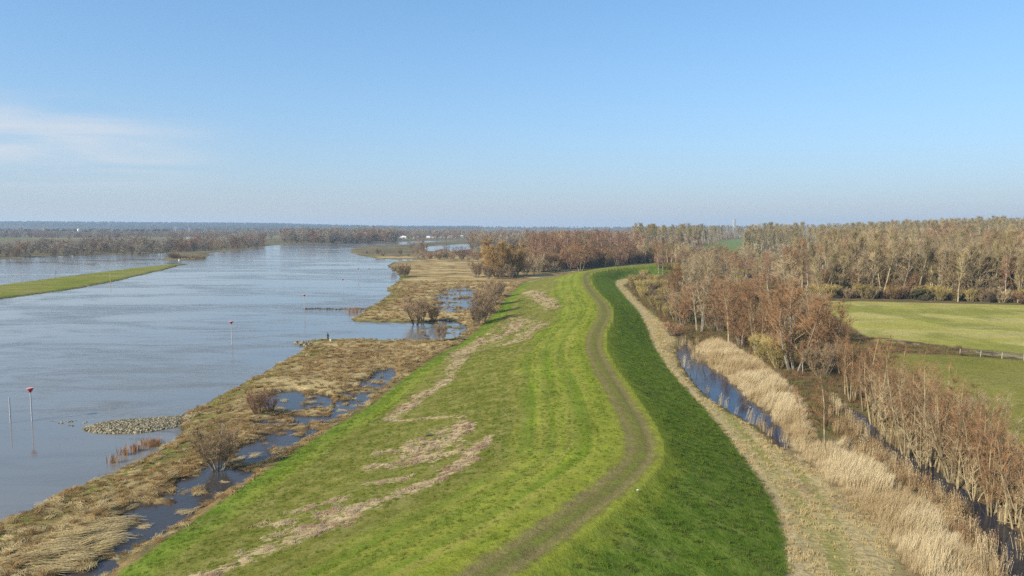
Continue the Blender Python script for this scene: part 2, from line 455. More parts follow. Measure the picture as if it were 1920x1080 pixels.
def make_dike_mat():
    b = NB('dike_turf')
    p = b.pos()
    uv = b.attr('duv', 'Vector')          # (metres across from the track, metres along, side)
    sep = b.n.new('ShaderNodeSeparateXYZ'); b.l.new(uv, sep.inputs[0])
    across, along, sd_ = sep.outputs[0], sep.outputs[1], sep.outputs[2]
    fine = b.noise(p, 3.4, 6, 0.7)
    med = b.noise(p, 0.55, 5, 0.62)
    big = b.noise(p, 0.07, 3, 0.55)
    stre = b.noise(b.mapping(uv, (0.55, 0.018, 0)), 1.0, 4, 0.6, 0.15)
    stre2 = b.noise(b.mapping(uv, (1.7, 0.05, 0)), 1.0, 3, 0.6, 0.2)
    g_mid, g_deep, g_yel, g_bright = (0.150, 0.192, 0.022), (0.062, 0.105, 0.012), (0.24, 0.225, 0.05), (0.178, 0.232, 0.02)
    c = b.mix(b.ramp(stre, 0.36, 0.64), g_mid, g_yel)
    c = b.mix(b.ramp(stre2, 0.48, 0.68), c, g_bright)
    c = b.mix(b.math('MULTIPLY', b.ramp(big, 0.4, 0.65), 0.6), c, (0.105, 0.125, 0.022))
    # swaths left by the mower, following the crest
    sw = b.math('SINE', b.math('MULTIPLY_ADD', stre, 9.0, b.math('MULTIPLY', across, 2.3)))
    zone = b.math('MULTIPLY', b.ramp(b.math('ADD', across, b.math('MULTIPLY', big, 6.0)), -17.0, -11.0), b.ramp(med, 0.2, 0.5))
    c = b.mix(b.math('MULTIPLY', b.math('MULTIPLY', b.ramp(sw, -0.2, 0.8), zone), 0.42), c, (0.245, 0.235, 0.042))
    c = b.mix(b.math('MULTIPLY', b.math('MULTIPLY', b.ramp(sw, -0.3, -0.9), zone), 0.30), c, (0.085, 0.135, 0.014))
    # the foot and the land side carry a denser, darker sward
    lush = b.ramp(b.attr('lush'), 0.2, 0.8)
    c = b.mix(lush, c, b.mix(b.ramp(med, 0.35, 0.7), (0.100, 0.155, 0.018), (0.155, 0.190, 0.030)))
    worn = b.math('MULTIPLY', b.math('MULTIPLY', lush, b.ramp(b.noise(p, 0.22, 5, 0.65, 0.5), 0.52, 0.68)), 0.55)
    c = b.mix(worn, c, (0.15, 0.15, 0.042))
    lowr = b.ramp(b.attr('olive'), 0.1, 0.9)
    c = b.mix(b.math('MULTIPLY', lowr, 0.8), c, b.mix(b.ramp(med, 0.3, 0.7), (0.125, 0.125, 0.022), (0.19, 0.165, 0.055)))
    # bright fringe on both sides of the track
    fr = b.math('MULTIPLY', b.ramp(b.math('ABSOLUTE', across), 4.4, 3.1), b.ramp(b.noise(p, 0.8, 4), 0.25, 0.6))
    c = b.mix(b.math('MULTIPLY', fr, 0.75), c, (0.21, 0.225, 0.028))
    wob = b.math('MULTIPLY_ADD', b.math('SUBTRACT', b.noise(p, 0.9, 5, 0.65), 0.5), 2.2, b.math('ABSOLUTE', across))
    tr = b.ramp(wob, 1.95, 0.95)
    tcol = b.mix(b.ramp(med, 0.35, 0.65), (0.150, 0.125, 0.050), (0.120, 0.118, 0.032))
    rut = b.ramp(b.math('ABSOLUTE', b.math('SUBTRACT', b.math('ABSOLUTE', b.math('ADD', across, 0.1)), 0.95)), 0.55, 0.1)
    tcol = b.mix(b.math('MULTIPLY', rut, 0.5), tcol, (0.235, 0.168, 0.085))
    mid = b.math('MULTIPLY', b.ramp(b.math('ABSOLUTE', across), 0.5, 0.05), b.ramp(med, 0.3, 0.6))
    tcol = b.mix(b.math('MULTIPLY', mid, 0.4), tcol, (0.13, 0.155, 0.03))
    c = b.mix(b.math('MULTIPLY', tr, 0.88), c, tcol)
    # flood debris
    dn = b.noise(b.mapping(p, (0.7, 1.5, 1), (0, 0, -0.5)), 1.3, 6, 0.7, 0.6)
    dm = b.ramp(b.math('ADD', b.attr('debris'), b.math('MULTIPLY', b.math('SUBTRACT', dn, 0.5), 3.6)), 0.58, 0.80)
    dcol = b.mix(b.ramp(b.noise(p, 1.1, 5, 0.7), 0.3, 0.7), (0.46, 0.365, 0.20), (0.31, 0.205, 0.118))
    c = b.mix(dm, c, dcol)
    # ragged edge to the rough land outside
    e = b.ramp(b.math('ADD', b.attr('edge'), b.math('MULTIPLY', b.math('SUBTRACT', b.noise(p, 1.5, 5, 0.65), 0.5), 2.2)), -0.25, 0.25)
    c = b.mix(e, b.attr('gcol', 'Color'), c)
    v = b.math('MULTIPLY', b.math('MULTIPLY_ADD', fine, 1.15, 0.42), b.math('MULTIPLY_ADD', med, 0.9, 0.55))
    n = b.n.new('ShaderNodeCombineXYZ')
    for i in range(3): b.l.new(v, n.inputs[i])
    c = b.mix(1.0, c, n.outputs[0], 'MULTIPLY')
    return b.done(c, 0.95, b.bump(b.math('ADD', b.math('MULTIPLY', fine, 1.0), med), 0.8, 0.16), 0.0)

def make_water_mat(name, body, ripple=1.0, scale=1.0, rough=0.06, spec=0.5):
    b = NB(name)
    p = b.pos()
    patch = b.noise(b.mapping(p, (0.012, 0.03, 1), (0, 0, 0.25)), 1.0, 6, 0.62, 0.9)
    patch2 = b.noise(b.mapping(p, (0.05, 0.16, 1), (0, 0, 0.12)), 1.0, 5, 0.62, 1.2)
    amt = b.math('MULTIPLY_ADD', b.ramp(patch, 0.40, 0.60), 0.95, 0.05)
    amt = b.math('MULTIPLY', amt, b.math('MULTIPLY_ADD', b.ramp(patch2, 0.35, 0.7), 1.1, 0.35))
    w1 = b.noise(b.mapping(p, (0.55, 1.35, 1), (0, 0, 0.25)), 1.0 * scale, 4, 0.6, 0.4)
    w2 = b.noise(b.mapping(p, (1.4, 3.2, 1), (0, 0, -0.15)), 1.3 * scale, 3, 0.6)
    h = b.math('MULTIPLY_ADD', w2, 0.15, w1)
    bm = b.bump(h, b.math('MULTIPLY', amt, 0.32 * ripple), 0.35)
    c = b.mix(b.ramp(patch2, 0.4, 0.7), body, tuple(x * 0.8 for x in body))
    return b.done(c, b.math('MULTIPLY_ADD', amt, 0.07 * ripple, rough), bm, spec, IOR=1.333)

M = {}
M['ground'] = make_ground_mat()
M['dike'] = make_dike_mat()
M['river'] = make_water_mat('river_water', (0.165, 0.158, 0.142), 1.35)
M['pool'] = make_water_mat('pool_water', (0.050, 0.042, 0.036), 0.6, 1.5, 0.08, 0.36)
M['ditch'] = make_water_mat('ditch_water', (0.022, 0.022, 0.030), 0.35, 2.0, 0.04, 0.42)

# ------------------------------------------------------------------ terrain mesh (fine near the viewpoint, coarse far away), split by what covers it
def mesh_obj(name, verts, faces, mat, parent=None, sm=False):
    me = bpy.data.meshes.new(name)
    verts = np.asarray(verts, np.float32); faces = np.asarray(faces, np.int32)
    nv, nf, k = len(verts), len(faces), faces.shape[1]
    me.vertices.add(nv); me.vertices.foreach_set('co', verts.ravel())
    me.loops.add(nf * k); me.loops.foreach_set('vertex_index', faces.ravel())
    me.polygons.add(nf)
    me.polygons.foreach_set('loop_start', np.arange(0, nf * k, k, dtype=np.int32))
    if sm: me.polygons.foreach_set('use_smooth', np.ones(nf, bool))
    me.update(calc_edges=True)
    for q in (mat if isinstance(mat, (list, tuple)) else [mat]): me.materials.append(q)
    o = bpy.data.objects.new(name, me); COL.objects.link(o)
    if parent: o.parent = parent
    return o

NR, NC = 760, 540
rr = np.exp(np.linspace(math.log(26), math.log(9600), NR))
aa = np.radians(np.linspace(-64, 64, NC))
GR, GA = np.meshgrid(rr, aa, indexing='ij')
GX, GY = (GR * np.sin(GA)).ravel(), (GR * np.cos(GA)).ravel()
T = terrain(GX, GY)
GZ = T['z']
R_ = GR.ravel()

def lerp(a, b, t):
    t = t[:, None]
    return a * (1 - t) + b * t
def C(*v): return np.array(v, float)[None, :] * np.ones((len(GX), 1))
na = fbm(GX / 3.0, GY / 2.0, 51, 4); nb = fbm(GX / 14, GY / 10, 52, 4); nc = fbm(GX / 260, GY / 200, 53, 3); nd = fbm(GX / 120, GY / 420, 54, 2)
# far plain: a patchwork of pale stubble, pasture and brown scrub
col = lerp(C(0.20, 0.175, 0.085), C(0.125, 0.155, 0.050), ss(0.42, 0.58, nc))
col = lerp(col, C(0.19, 0.125, 0.075), ss(0.55, 0.68, nd))
nearp = ss(1900, 1500, R_)
col = lerp(col, lerp(C(0.19, 0.15, 0.085), C(0.12, 0.095, 0.06), ss(.4, .6, nb)), 0.85 * nearp)
# floodplain: matted straw, brown sedge, some green by the shore
flood = (R_ < 620) & (GX / np.maximum(GY, 1) < 0.22)
fc = lerp(C(0.36, 0.255, 0.115), C(0.19, 0.122, 0.055), ss(0.40, 0.62, na))
fc = lerp(fc, C(0.42, 0.32, 0.15), ss(0.50, 0.66, nb))
fc = lerp(fc, C(0.145, 0.155, 0.035), 0.85 * ss(7.0, 0.5, T['coast'] + 7 * (nb - .5)) * (T['coast'] > -2))
fc = lerp(fc, C(0.085, 0.058, 0.038), 0.9 * ss(0.27, 0.06, GZ))
fc = lerp(fc, lerp(C(0.20, 0.135, 0.06), C(0.12, 0.10, 0.04), ss(.4, .6, na)), 0.9 * ss(-4.0, -0.8, T['dike'] + 3 * (nb - .5)))
wf = flood.astype(float)
col = lerp(col, fc, wf)
isl = sd(ISLAND, GX, GY, 15.0)
icol = lerp(C(0.165, 0.185, 0.030), C(0.21, 0.20, 0.05), ss(0.4, 0.6, nb))
icol = lerp(icol, C(0.26, 0.225, 0.085), 0.7 * ss(.52, .66, fbm(GX / 22, GY / 5, 62, 4)))
icol = lerp(icol, C(0.085, 0.07, 0.045), ss(0.30, 0.12, GZ))
col = lerp(col, icol, (isl > -4).astype(float))
# land side
land = ((T['side'] < 0) & (R_ < 420)) | ((GX / np.maximum(GY, 1) > 0.20) & (R_ < 1500)) | (GX > 40)
lc = lerp(C(0.175, 0.115, 0.062), C(0.115, 0.095, 0.042), ss(0.42, 0.6, na))
lc = lerp(lc, C(0.14, 0.135, 0.04), 0.6 * ss(0.5, 0.64, nb))
lw = (land & ~((T['dike'] > 0))).astype(float)
col = lerp(col, lc, lw)
ve = ss(-0.8, 0.8, T['verge'] + 1.6 * (na - .5))
edge_r = pdist(EDGE_R, GX, GY, 30)
vn = fbm(edge_r / 1.6, T['arc'] / 30, 57, 3)
vc = lerp(C(0.38, 0.295, 0.145), C(0.25, 0.225, 0.075), ss(0.42, 0.58, vn))
vc = lerp(vc, C(0.20, 0.205, 0.045), 0.9 * ss(7.0, 9.6, edge_r) * ss(13.5, 11.0, edge_r) * ss(150, 80, R_) * ss(.35, .6, nb + .16))
vc = lerp(vc, C(0.19, 0.16, 0.05), 0.7 * ss(-2.2, -0.6, T['ditch']))
vc = lerp(vc, C(0.25, 0.17, 0.09), 0.6 * ss(0.58, 0.7, na))
vc = lerp(vc, C(0.39, 0.30, 0.16), 0.8 * ss(2.0, 0.3, edge_r))
col = lerp(col, vc, ve)
col = lerp(col, lerp(C(0.33, 0.245, 0.125), C(0.2, 0.14, 0.07), ss(.4, .6, na)), ss(-0.8, 0.5, T['reed']))
col = lerp(col, C(0.10, 0.07, 0.045), 0.9 * ss(0.16, 0.0, GZ) * (lw))
me_n = fbm(GX / 22, GY / 5, 58, 4)
mc = lerp(C(0.33, 0.295, 0.072), C(0.39, 0.335, 0.115), ss(0.4, 0.62, me_n))
mc = lerp(mc, C(0.20, 0.205, 0.045), 0.7 * ss(0.52, 0.66, fbm(GX / 9, GY / 16, 59, 4)))
mc = lerp(mc, C(0.36, 0.30, 0.13), 0.6 * ss(0.60, 0.70, fbm(GX / 16, GY / 3, 60, 4)))
mc = lerp(mc, C(0.165, 0.155, 0.035), 0.75 * ss(0.0, 1.0, sd(MEADOW_B, GX, GY, 12.0)))
col = lerp(col, mc, ss(-0.6, 0.8, T['meadow']))
col = lerp(col, C(0.145, 0.185, 0.06), ss(-4, 4, T['far_green']))
fn = T['fence']
col = lerp(col, lerp(C(0.26, 0.20, 0.10), C(0.075, 0.05, 0.032), ss(0.45, .5, na)), ss(2.0, 1.2, fn))
col = lerp(col, C(0.15, 0.14, 0.11), ss(-0.4, 0.3, T['gro']) * (isl < -3))
col = lerp(col, lerp(C(0.030, 0.042, 0.026), C(0.055, 0.052, 0.034), ss(.4, .6, fbm(GX / 200, GY / 120, 61, 3))), ss(4300, 5000, R_) * ss(4, 12, ridge_height(GX, GY)))

def strip_debris(x, y):
    d = np.zeros(len(x))
    wob = 1.5 * (fbm(x / 2.2, y / 2.2, 74, 3) - .5); gap = 0.70 + 0.30 * ss(.34, .56, fbm(x / 4.5, y / 4.5, 73, 3))
    for ln, w in DEB_STRIPS:
        d = np.maximum(d, 0.97 * gap * ss(w * 1.7, w * 0.3, pdist(ln, x, y, 12.0) + wob * w))
    return d
deb = np.zeros(len(GX))
near = (T['dike'] > -1.5)
deb = strip_debris(GX, GY)
for q in DEB_AREA:
    deb = np.maximum(deb, 0.64 * ss(-1.5, 2.5, sd(q, GX, GY, 6.0)) * ss(0.36, 0.56, fbm(GX / 2.6, GY / 1.3, 71, 3)))
deb = deb * near
T['deb'] = deb
duv = np.stack([np.where(T['side'] > 0, -1, 1) * np.minimum(T['dc'], 60), T['arc'], T['side']], 1)
lush = np.where(T['side'] < 0, ss(1.9, 2.9, T['dc'] + 0.6 * (na - .5)), 0.75 * ss(4.5, 0.5, pdist(EDGE_L, GX, GY, 20) + 4 * (nb - .5)))
olive = np.where(T['side'] > 0, ss(9, 14, T['dc'] + 5 * (nb - .5)) * ss(2, 5, T['dike']), 0.0)

idx = np.arange(NR * NC).reshape(NR, NC)
Q = np.stack([idx[:-1, :-1], idx[:-1, 1:], idx[1:, 1:], idx[1:, :-1]], -1).reshape(-1, 4)[:, ::-1]
qz = GZ[Q].max(1)
cen = lambda a: a[Q].mean(1)
qx, qy, qr = cen(GX), cen(GY), cen(R_)
q_dike, q_dc, q_isl = cen(T['dike']), cen(T['dc']), cen(isl)
reg = np.full(len(Q), 'plain', dtype=object)
reg[(qr < 640) & (qx / np.maximum(qy, 1) < 0.2)] = 'floodplain'
reg[cen(lw) > 0.5] = 'woodland_floor'
reg[(cen(T['reed']) > 0)] = 'reed_bed_ground'
reg[cen(T['verge']) > 0] = 'grass_verge'
reg[cen(T['meadow']) > 0] = 'meadow'
reg[(cen(T['far_green']) > 0)] = 'distant_pasture'
reg[(q_isl > -6) & (qr < 1500)] = 'island'
reg[q_dike > -1.2] = 'grass_dike'
reg[(q_dike > 0) & (q_dc < 2.1) & (qr < 420)] = 'dirt_track'
reg[qr > 4400] = 'hills'
keep = qz > -1.2
LBL = {'plain': ('flat far fields and scrub stretching to the hills', 'land'), 'floodplain': ('flooded river foreland of matted straw between river and dike', 'floodplain'),
       'woodland_floor': ('brown leaf-strewn ground under the trees behind the dike', 'ground'), 'reed_bed_ground': ('straw-coloured ground under the pale reeds beside the ditch', 'ground'),
       'grass_verge': ('tan mown strip along the landward foot of the dike', 'verge'), 'meadow': ('pale olive pasture behind the alder copse', 'meadow'),
       'distant_pasture': ('small bright green pasture among the distant trees', 'meadow'), 'island': ('long low green grass spit in the river', 'island'),
       'grass_dike': ('curving green grass dike with a dark landward slope', 'dike'), 'dirt_track': ('worn brown wheel track winding along the dike crest', 'track'),
       'hills': ('low blue wooded ridge along the horizon', 'hills')}
for name in LBL:
    f = Q[(reg == name) & keep]
    if not len(f): continue
    used, inv_ = np.unique(f, return_inverse=True)
    f2 = inv_.reshape(-1, 4)
    v = np.stack([GX[used], GY[used], GZ[used]], 1)
    o = mesh_obj(name, v, f2, M['dike'] if name in ('grass_dike', 'dirt_track') else M['ground'], sm=True)
    tag(o, LBL[name][0], LBL[name][1], None, 'structure')
    me = o.data
    a = me.attributes.new('gcol', 'FLOAT_COLOR', 'POINT')
    a.data.foreach_set('color', np.concatenate([col[used], np.ones((len(used), 1))], 1).astype(np.float32).ravel())
    if name in ('grass_dike', 'dirt_track'):
        for an, arr in (('debris', deb), ('edge', T['dike']), ('lush', lush), ('olive', olive)):
            a = me.attributes.new(an, 'FLOAT', 'POINT'); a.data.foreach_set('value', arr[used].astype(np.float32))
        a = me.attributes.new('duv', 'FLOAT_VECTOR', 'POINT'); a.data.foreach_set('vector', duv[used].astype(np.float32).ravel())

# ------------------------------------------------------------------ water, one level sheet per body of water
st = 4
ci = np.arange(0, NR, st); cj = np.arange(0, NC, st)
low = GZ.reshape(NR, NC) < 0.05
wid = idx[np.ix_(ci, cj)]
wq = np.stack([wid[:-1, :-1], wid[:-1, 1:], wid[1:, 1:], wid[1:, :-1]], -1).reshape(-1, 4)[:, ::-1]
anyl = np.zeros((len(ci) - 1, len(cj) - 1), bool)
for di in range(-1, st + 2):
    for dj in range(-1, st + 2):
        a = np.clip(ci[:-1] + di, 0, NR - 1); b = np.clip(cj[:-1] + dj, 0, NC - 1)
        anyl |= low[np.ix_(a, b)]
anyl = anyl.ravel()
wx, wy = GX[wq].mean(1), GY[wq].mean(1)
wT = {'coast': T['coast'][wq].min(1), 'pool': T['pool'][wq].max(1), 'ditch': T['ditch'][wq].max(1), 'pond': T['pond'][wq].max(1)}
wreg = np.full(len(wq), 'river', dtype=object)
wreg[(wT['coast'] > 0.8)] = 'marsh_pool'
wreg[wT['pond'] > -8] = 'pond'
wreg[(wT['ditch'] > -2.5)] = 'ditch_water'
for name, mt, lb in (('river', 'river', 'broad blue-grey river with wind-rippled surface'), ('marsh_pool', 'pool', 'dark flood water lying between the straw tussocks'),
                     ('pond', 'river', 'blue pond beyond the distant willows'), ('ditch_water', 'ditch', 'dark blue ditch water between verge and reeds')):
    f = wq[(wreg == name) & anyl]
    if not len(f): continue
    used, inv_ = np.unique(f, return_inverse=True)
    o = mesh_obj(name, np.stack([GX[used], GY[used], np.zeros(len(used))], 1), inv_.reshape(-1, 4), M[mt], sm=True)
    tag(o, lb, 'water', None, 'structure')

# ------------------------------------------------------------------ plant builders
class Plant:
    """collects tapered limbs; kept in two lots: trunk (stems and main limbs) and crown (branches and twigs)"""
    def __init__(s, seed):
        s.r = np.random.RandomState(seed)
        s.seg = {'trunk': [], 'crown': []}
        s.tw = []          # p, d, length, radius
        s.leaf = []        # centre, size
    def path(s, p, d, length, n, wob, up, r0, r1, part):
        pts = [np.array(p, float)]; d = np.array(d, float); d /= np.linalg.norm(d)
        st = length / n
        for k in range(n):
            d = d + s.r.normal(0, wob, 3) + np.array([0, 0, up])
            d /= np.linalg.norm(d)
            pts.append(pts[-1] + d * st)
        for k in range(n):
            a, b = r0 + (r1 - r0) * k / n, r0 + (r1 - r0) * (k + 1) / n
            s.seg[part].append((pts[k], pts[k + 1], a, b))
        return pts
    def twigs(s, pts, n, length, rad, spread, up):
        for _ in range(n):
            t = s.r.uniform(0.1, 1) * (len(pts) - 1); k = min(int(t), len(pts) - 2)
            p = pts[k] + (pts[k + 1] - pts[k]) * (t - k)
            d = (pts[k + 1] - pts[k]); d = d / (np.linalg.norm(d) + 1e-9)
            d = d + s.r.normal(0, spread, 3) + np.array([0, 0, up]); d /= np.linalg.norm(d)
            s.tw.append((p, d, length * s.r.uniform(.5, 1.3), rad))
    def mesh_part(s, part, sides):
        V, F = [], []
        sg = s.seg[part]
        if sg:
            p = np.array([x[0] for x in sg]); q = np.array([x[1] for x in sg]); ra = np.array([x[2] for x in sg]); rb = np.array([x[3] for x in sg])
            d = q - p; d /= np.linalg.norm(d, axis=1)[:, None] + 1e-9
            ref = np.where(np.abs(d[:, 2:3]) < 0.9, np.array([[0, 0, 1.0]]), np.array([[1.0, 0, 0]]))
            u = np.cross(d, ref); u /= np.linalg.norm(u, axis=1)[:, None]; w = np.cross(d, u)
            an = np.arange(sides) * 2 * math.pi / sides
            ring = lambda c, r: c[:, None, :] + r[:, None, None] * (np.cos(an)[None, :, None] * u[:, None, :] + np.sin(an)[None, :, None] * w[:, None, :])
            vv = np.concatenate([ring(p, ra), ring(q, rb)], 1).reshape(-1, 3)
            base = (np.arange(len(sg)) * 2 * sides)[:, None, None]
            k = np.arange(sides); k2 = (k + 1) % sides
            tri = np.concatenate([np.stack([k, k2, k2 + sides], 1), np.stack([k, k2 + sides, k + sides], 1)], 0)
            V.append(vv); F.append((base + tri[None]).reshape(-1, 3))
        if part == 'crown' and s.tw:
            p = np.array([x[0] for x in s.tw]); d = np.array([x[1] for x in s.tw]); L = np.array([x[2] for x in s.tw]); r = np.array([x[3] for x in s.tw])
            ref = np.where(np.abs(d[:, 2:3]) < 0.9, np.array([[0, 0, 1.0]]), np.array([[1.0, 0, 0]]))
            u = np.cross(d, ref); u /= np.linalg.norm(u, axis=1)[:, None]; w = np.cross(d, u)
            a = p + u * r[:, None]; b = p + (-0.5 * u + 0.866 * w) * r[:, None]; c = p + (-0.5 * u - 0.866 * w) * r[:, None]
            tip = p + d * L[:, None]
            vv = np.stack([a, b, c, tip], 1).reshape(-1, 3)
            base = (np.arange(len(p)) * 4)[:, None, None] + sum(len(x) for x in V)
            V.append(vv); F.append((base + np.array([[0, 1, 3], [1, 2, 3], [2, 0, 3]])[None]).reshape(-1, 3))
        if part == 'crown' and s.leaf:
            c = np.array([x[0] for x in s.leaf]); z = np.array([x[1] for x in s.leaf])
            u = s.r.normal(0, 1, c.shape); u /= np.linalg.norm(u, axis=1)[:, None]
            w = np.cross(u, s.r.normal(0, 1, c.shape)); w /= np.linalg.norm(w, axis=1)[:, None]
            vv = np.stack([c - u * z[:, None], c + w * z[:, None] * .6, c + u * z[:, None], c - w * z[:, None] * .6], 1).reshape(-1, 3)
            base = (np.arange(len(c)) * 4)[:, None, None] + sum(len(x) for x in V)
            V.append(vv); F.append((base + np.array([[0, 1, 2], [0, 2, 3]])[None]).reshape(-1, 3))
        if not V: return None
        return np.concatenate(V), np.concatenate(F)

def gen_tree(seed, h=10., stems=1, spread=0.25, t0=0.3, nlat=22, llen=0.3, lang=0.9, lup=0.12, nsub=5, ntw=6, tlen=0.6, tr=0.014, r0=0.13,
             shape='round', basewid=0.25, wob=0.05, tspread=0.55, tup=0.15, sub_r=0.02, limbs_in_trunk=False):
    t = Plant(seed); r = t.r
    for s_ in range(stems):
        az = r.uniform(0, 6.283) if stems < 3 else (s_ + r.uniform(-.3, .3)) * 6.283 / stems
        lean = spread * (r.uniform(.4, 1.1) if stems > 1 else r.uniform(0, .5))
        hs = h * (r.uniform(.72, 1.0) if stems > 1 else 1.0)
        b = np.array([math.cos(az), math.sin(az), 0]) * (basewid * r.uniform(.3, 1) if stems > 1 else 0)
        d = np.array([math.cos(az) * lean, math.sin(az) * lean, 1.0])
        ns = 9
        rr0 = r0 * (r.uniform(.6, 1.0) if stems > 1 else 1)
        pts = [b - np.array([0, 0, 0.3])]; dd = d / np.linalg.norm(d)
        for k in range(ns):
            dd = dd + r.normal(0, wob, 3) * np.array([1, 1, .3]) + np.array([0, 0, 0.06 if stems > 1 else 0.02]); dd /= np.linalg.norm(dd)
            pts.append(pts[-1] + dd * (hs + .3) / ns)
        rad = lambda q: rr0 * max(1 - q, 0) ** 0.85 + 0.012
        for k in range(ns):
            t.seg['trunk'].append((pts[k], pts[k + 1], rad(k / ns), rad((k + 1) / ns)))
        for k in range(nlat):
            q = t0 + (1 - t0) * ((k + r.uniform(0, 1)) / nlat) ** 0.9
            q = min(q, 0.985)
            f = q * ns; i = min(int(f), ns - 1); p = pts[i] + (pts[i + 1] - pts[i]) * (f - i)
            e = (q - t0) / (1 - t0)
            sh = {'round': math.sin(min(1, 0.18 + e * 0.82) * math.pi * 0.97) ** 0.6 * (1 - 0.25 * e), 'cone': (1 - e) ** 0.8 + 0.12,
                  'vase': (0.45 + 0.6 * e * (1.6 - e)) * (1 - 0.65 * e ** 4), 'narrow': 0.75 - 0.35 * e, 'spire': 0.25 + 0.95 * (1 - e) ** 0.8 * min(1, 0.45 + e * 2)}[shape]
            L = llen * hs * sh * r.uniform(.65, 1.2)
            a2 = r.uniform(0, 6.283); la = lang * r.uniform(.75, 1.2)
            dirv = np.array([math.cos(a2) * math.sin(la), math.sin(a2) * math.sin(la), math.cos(la)])
            lr = min(rad(q) * 0.6, 0.02 + 0.012 * L)
            lp = t.path(p, dirv, L, 4, 0.12, lup, lr, lr * .35, 'trunk' if (limbs_in_trunk and L > 0.12 * h) else 'crown')
            t.twigs(lp, ntw, tlen, tr, tspread, tup)
            for m_ in range(nsub):
                g = (0.25 + 0.75 * (m_ + r.uniform(0, 1)) / nsub) * 4; j = min(int(g), 3)
                sp = lp[j] + (lp[j + 1] - lp[j]) * (g - j)
                sdv = (lp[j + 1] - lp[j]); sdv = sdv / np.linalg.norm(sdv) + r.normal(0, .5, 3)
                spp = t.path(sp, sdv, L * 0.38 * r.uniform(.6, 1.2) + .15, 2, 0.15, lup, min(sub_r, lr * .6), sub_r * .4, 'crown')
                t.twigs(spp, ntw, tlen, tr, tspread, tup)
        t.twigs(pts[-3:], ntw * 2, tlen, tr, tspread * .7, tup)
    return t

def gen_leafy(seed, h, w, n, size, flat=0.85):
    t = gen_tree(seed, h, 3, 0.3, 0.2, 12, 0.3, 1.0, 0.1, 2, 2, 0.5, 0.02, 0.09)
    r = t.r
    cl = []
    for k in range(26):
        a = r.uniform(0, 6.283); q = r.uniform(0, 1) ** .5; zz = r.uniform(.08, 1)
        rad = w * q * math.sin(min(1, .25 + zz * .72) * math.pi) ** .6
        cl.append((np.array([math.cos(a) * rad, math.sin(a) * rad, zz * h * flat]), w * r.uniform(.22, .42)))
    for k in range(n):
        c, s_ = cl[r.randint(len(cl))]
        d = r.normal(0, 1, 3); d /= np.linalg.norm(d)
        p = c + d * s_ * r.uniform(.5, 1) * np.array([1, 1, .8])
        if p[2] < 0.1: p[2] = abs(p[2]) + .1
        t.leaf.append((p, size * r.uniform(.6, 1.4)))
    return t

M['bark_pale'] = plain_mat('bark_pale', (0.36, 0.285, 0.16), 0.5, 1.2)
M['bark_grey'] = plain_mat('bark_grey', (0.29, 0.25, 0.175), 0.45, 1.0)
M['bark_olive'] = plain_mat('bark_olive', (0.40, 0.335, 0.20), 0.4, 0.8)
M['bark_dark'] = plain_mat('bark_dark', (0.10, 0.08, 0.06), 0.4, 1.0)
M['bark_white'] = plain_mat('bark_white', (0.62, 0.56, 0.50), 0.3, 2.0, col2=(0.22, 0.18, 0.15))
M['twig_rust'] = plain_mat('twig_rust', (0.315, 0.176, 0.083), 0.35, 0.5)
M['twig_tan'] = plain_mat('twig_tan', (0.40, 0.295, 0.165), 0.3, 0.5)
M['twig_olive'] = plain_mat('twig_olive', (0.325, 0.252, 0.120), 0.3, 0.4)
M['twig_purple'] = plain_mat('twig_purple', (0.30, 0.168, 0.095), 0.3, 0.4)
M['twig_gold'] = plain_mat('twig_gold', (0.47, 0.29, 0.10), 0.3, 0.4, objvar=0.12)
M['twig_brown'] = plain_mat('twig_brown', (0.285, 0.195, 0.110), 0.3, 0.4)
M['twig_grey'] = plain_mat('twig_grey', (0.34, 0.275, 0.195), 0.3, 0.4)
M['twig_yellow'] = plain_mat('twig_yellow', (0.36, 0.275, 0.095), 0.3, 0.4)
M['leaf_dark'] = plain_mat('leaf_dark', (0.060, 0.070, 0.030), 0.4, 0.7, col2=(0.085, 0.07, 0.038))
M['leaf_far'] = plain_mat('leaf_far', (0.035, 0.048, 0.028), 0.4, 0.1, col2=(0.055, 0.05, 0.03))

ARCH = {}
def arch(kind, plant, tm, cm, h0, sides=5):
    tv = plant.mesh_part('trunk', sides); cv = plant.mesh_part('crown', 3)
    def me_(nm, d, mt):
        me = bpy.data.meshes.new(nm)
        me.from_pydata(d[0].tolist(), [], d[1].tolist())
        me.materials.append(M[mt]); me.update()
        return me
    ARCH.setdefault(kind, []).append((me_('trunk', tv, tm), me_('crown', cv, cm), h0))

for k in range(5): arch('alder', gen_tree(10 + k, 10, 3 + k % 3, 0.28, 0.20, 15, 0.18, 0.85, 0.10, 4, 3, 0.75, 0.010, 0.095, 'round', 0.4), 'bark_pale', 'twig_rust', 10, 6)
for k in range(3): arch('alder_tan', gen_tree(16 + k, 10, 4 + k % 3, 0.36, 0.14, 15, 0.18, 0.9, 0.10, 4, 3, 0.75, 0.010, 0.085, 'round', 0.4, wob=.08), 'bark_pale', 'twig_tan', 10, 6)
for k in range(3): arch('alder_single', gen_tree(20 + k, 10, 1, 0.1, 0.30, 34, 0.21, 1.1, 0.06, 5, 3, 0.65, 0.010, 0.13, 'cone'), 'bark_pale', 'twig_rust', 10, 6)
for k in range(3): arch('round', gen_tree(30 + k, 10, 4, 0.42, 0.22, 20, 0.30, 0.95, 0.08, 5, 6, 0.75, 0.017, 0.15, 'round', 0.5), 'bark_grey', 'twig_rust', 10)
for k in range(2): arch('round_tan', gen_tree(35 + k, 10, 4, 0.45, 0.18, 20, 0.30, 0.95, 0.08, 5, 6, 0.75, 0.017, 0.15, 'round', 0.5), 'bark_grey', 'twig_tan', 10)
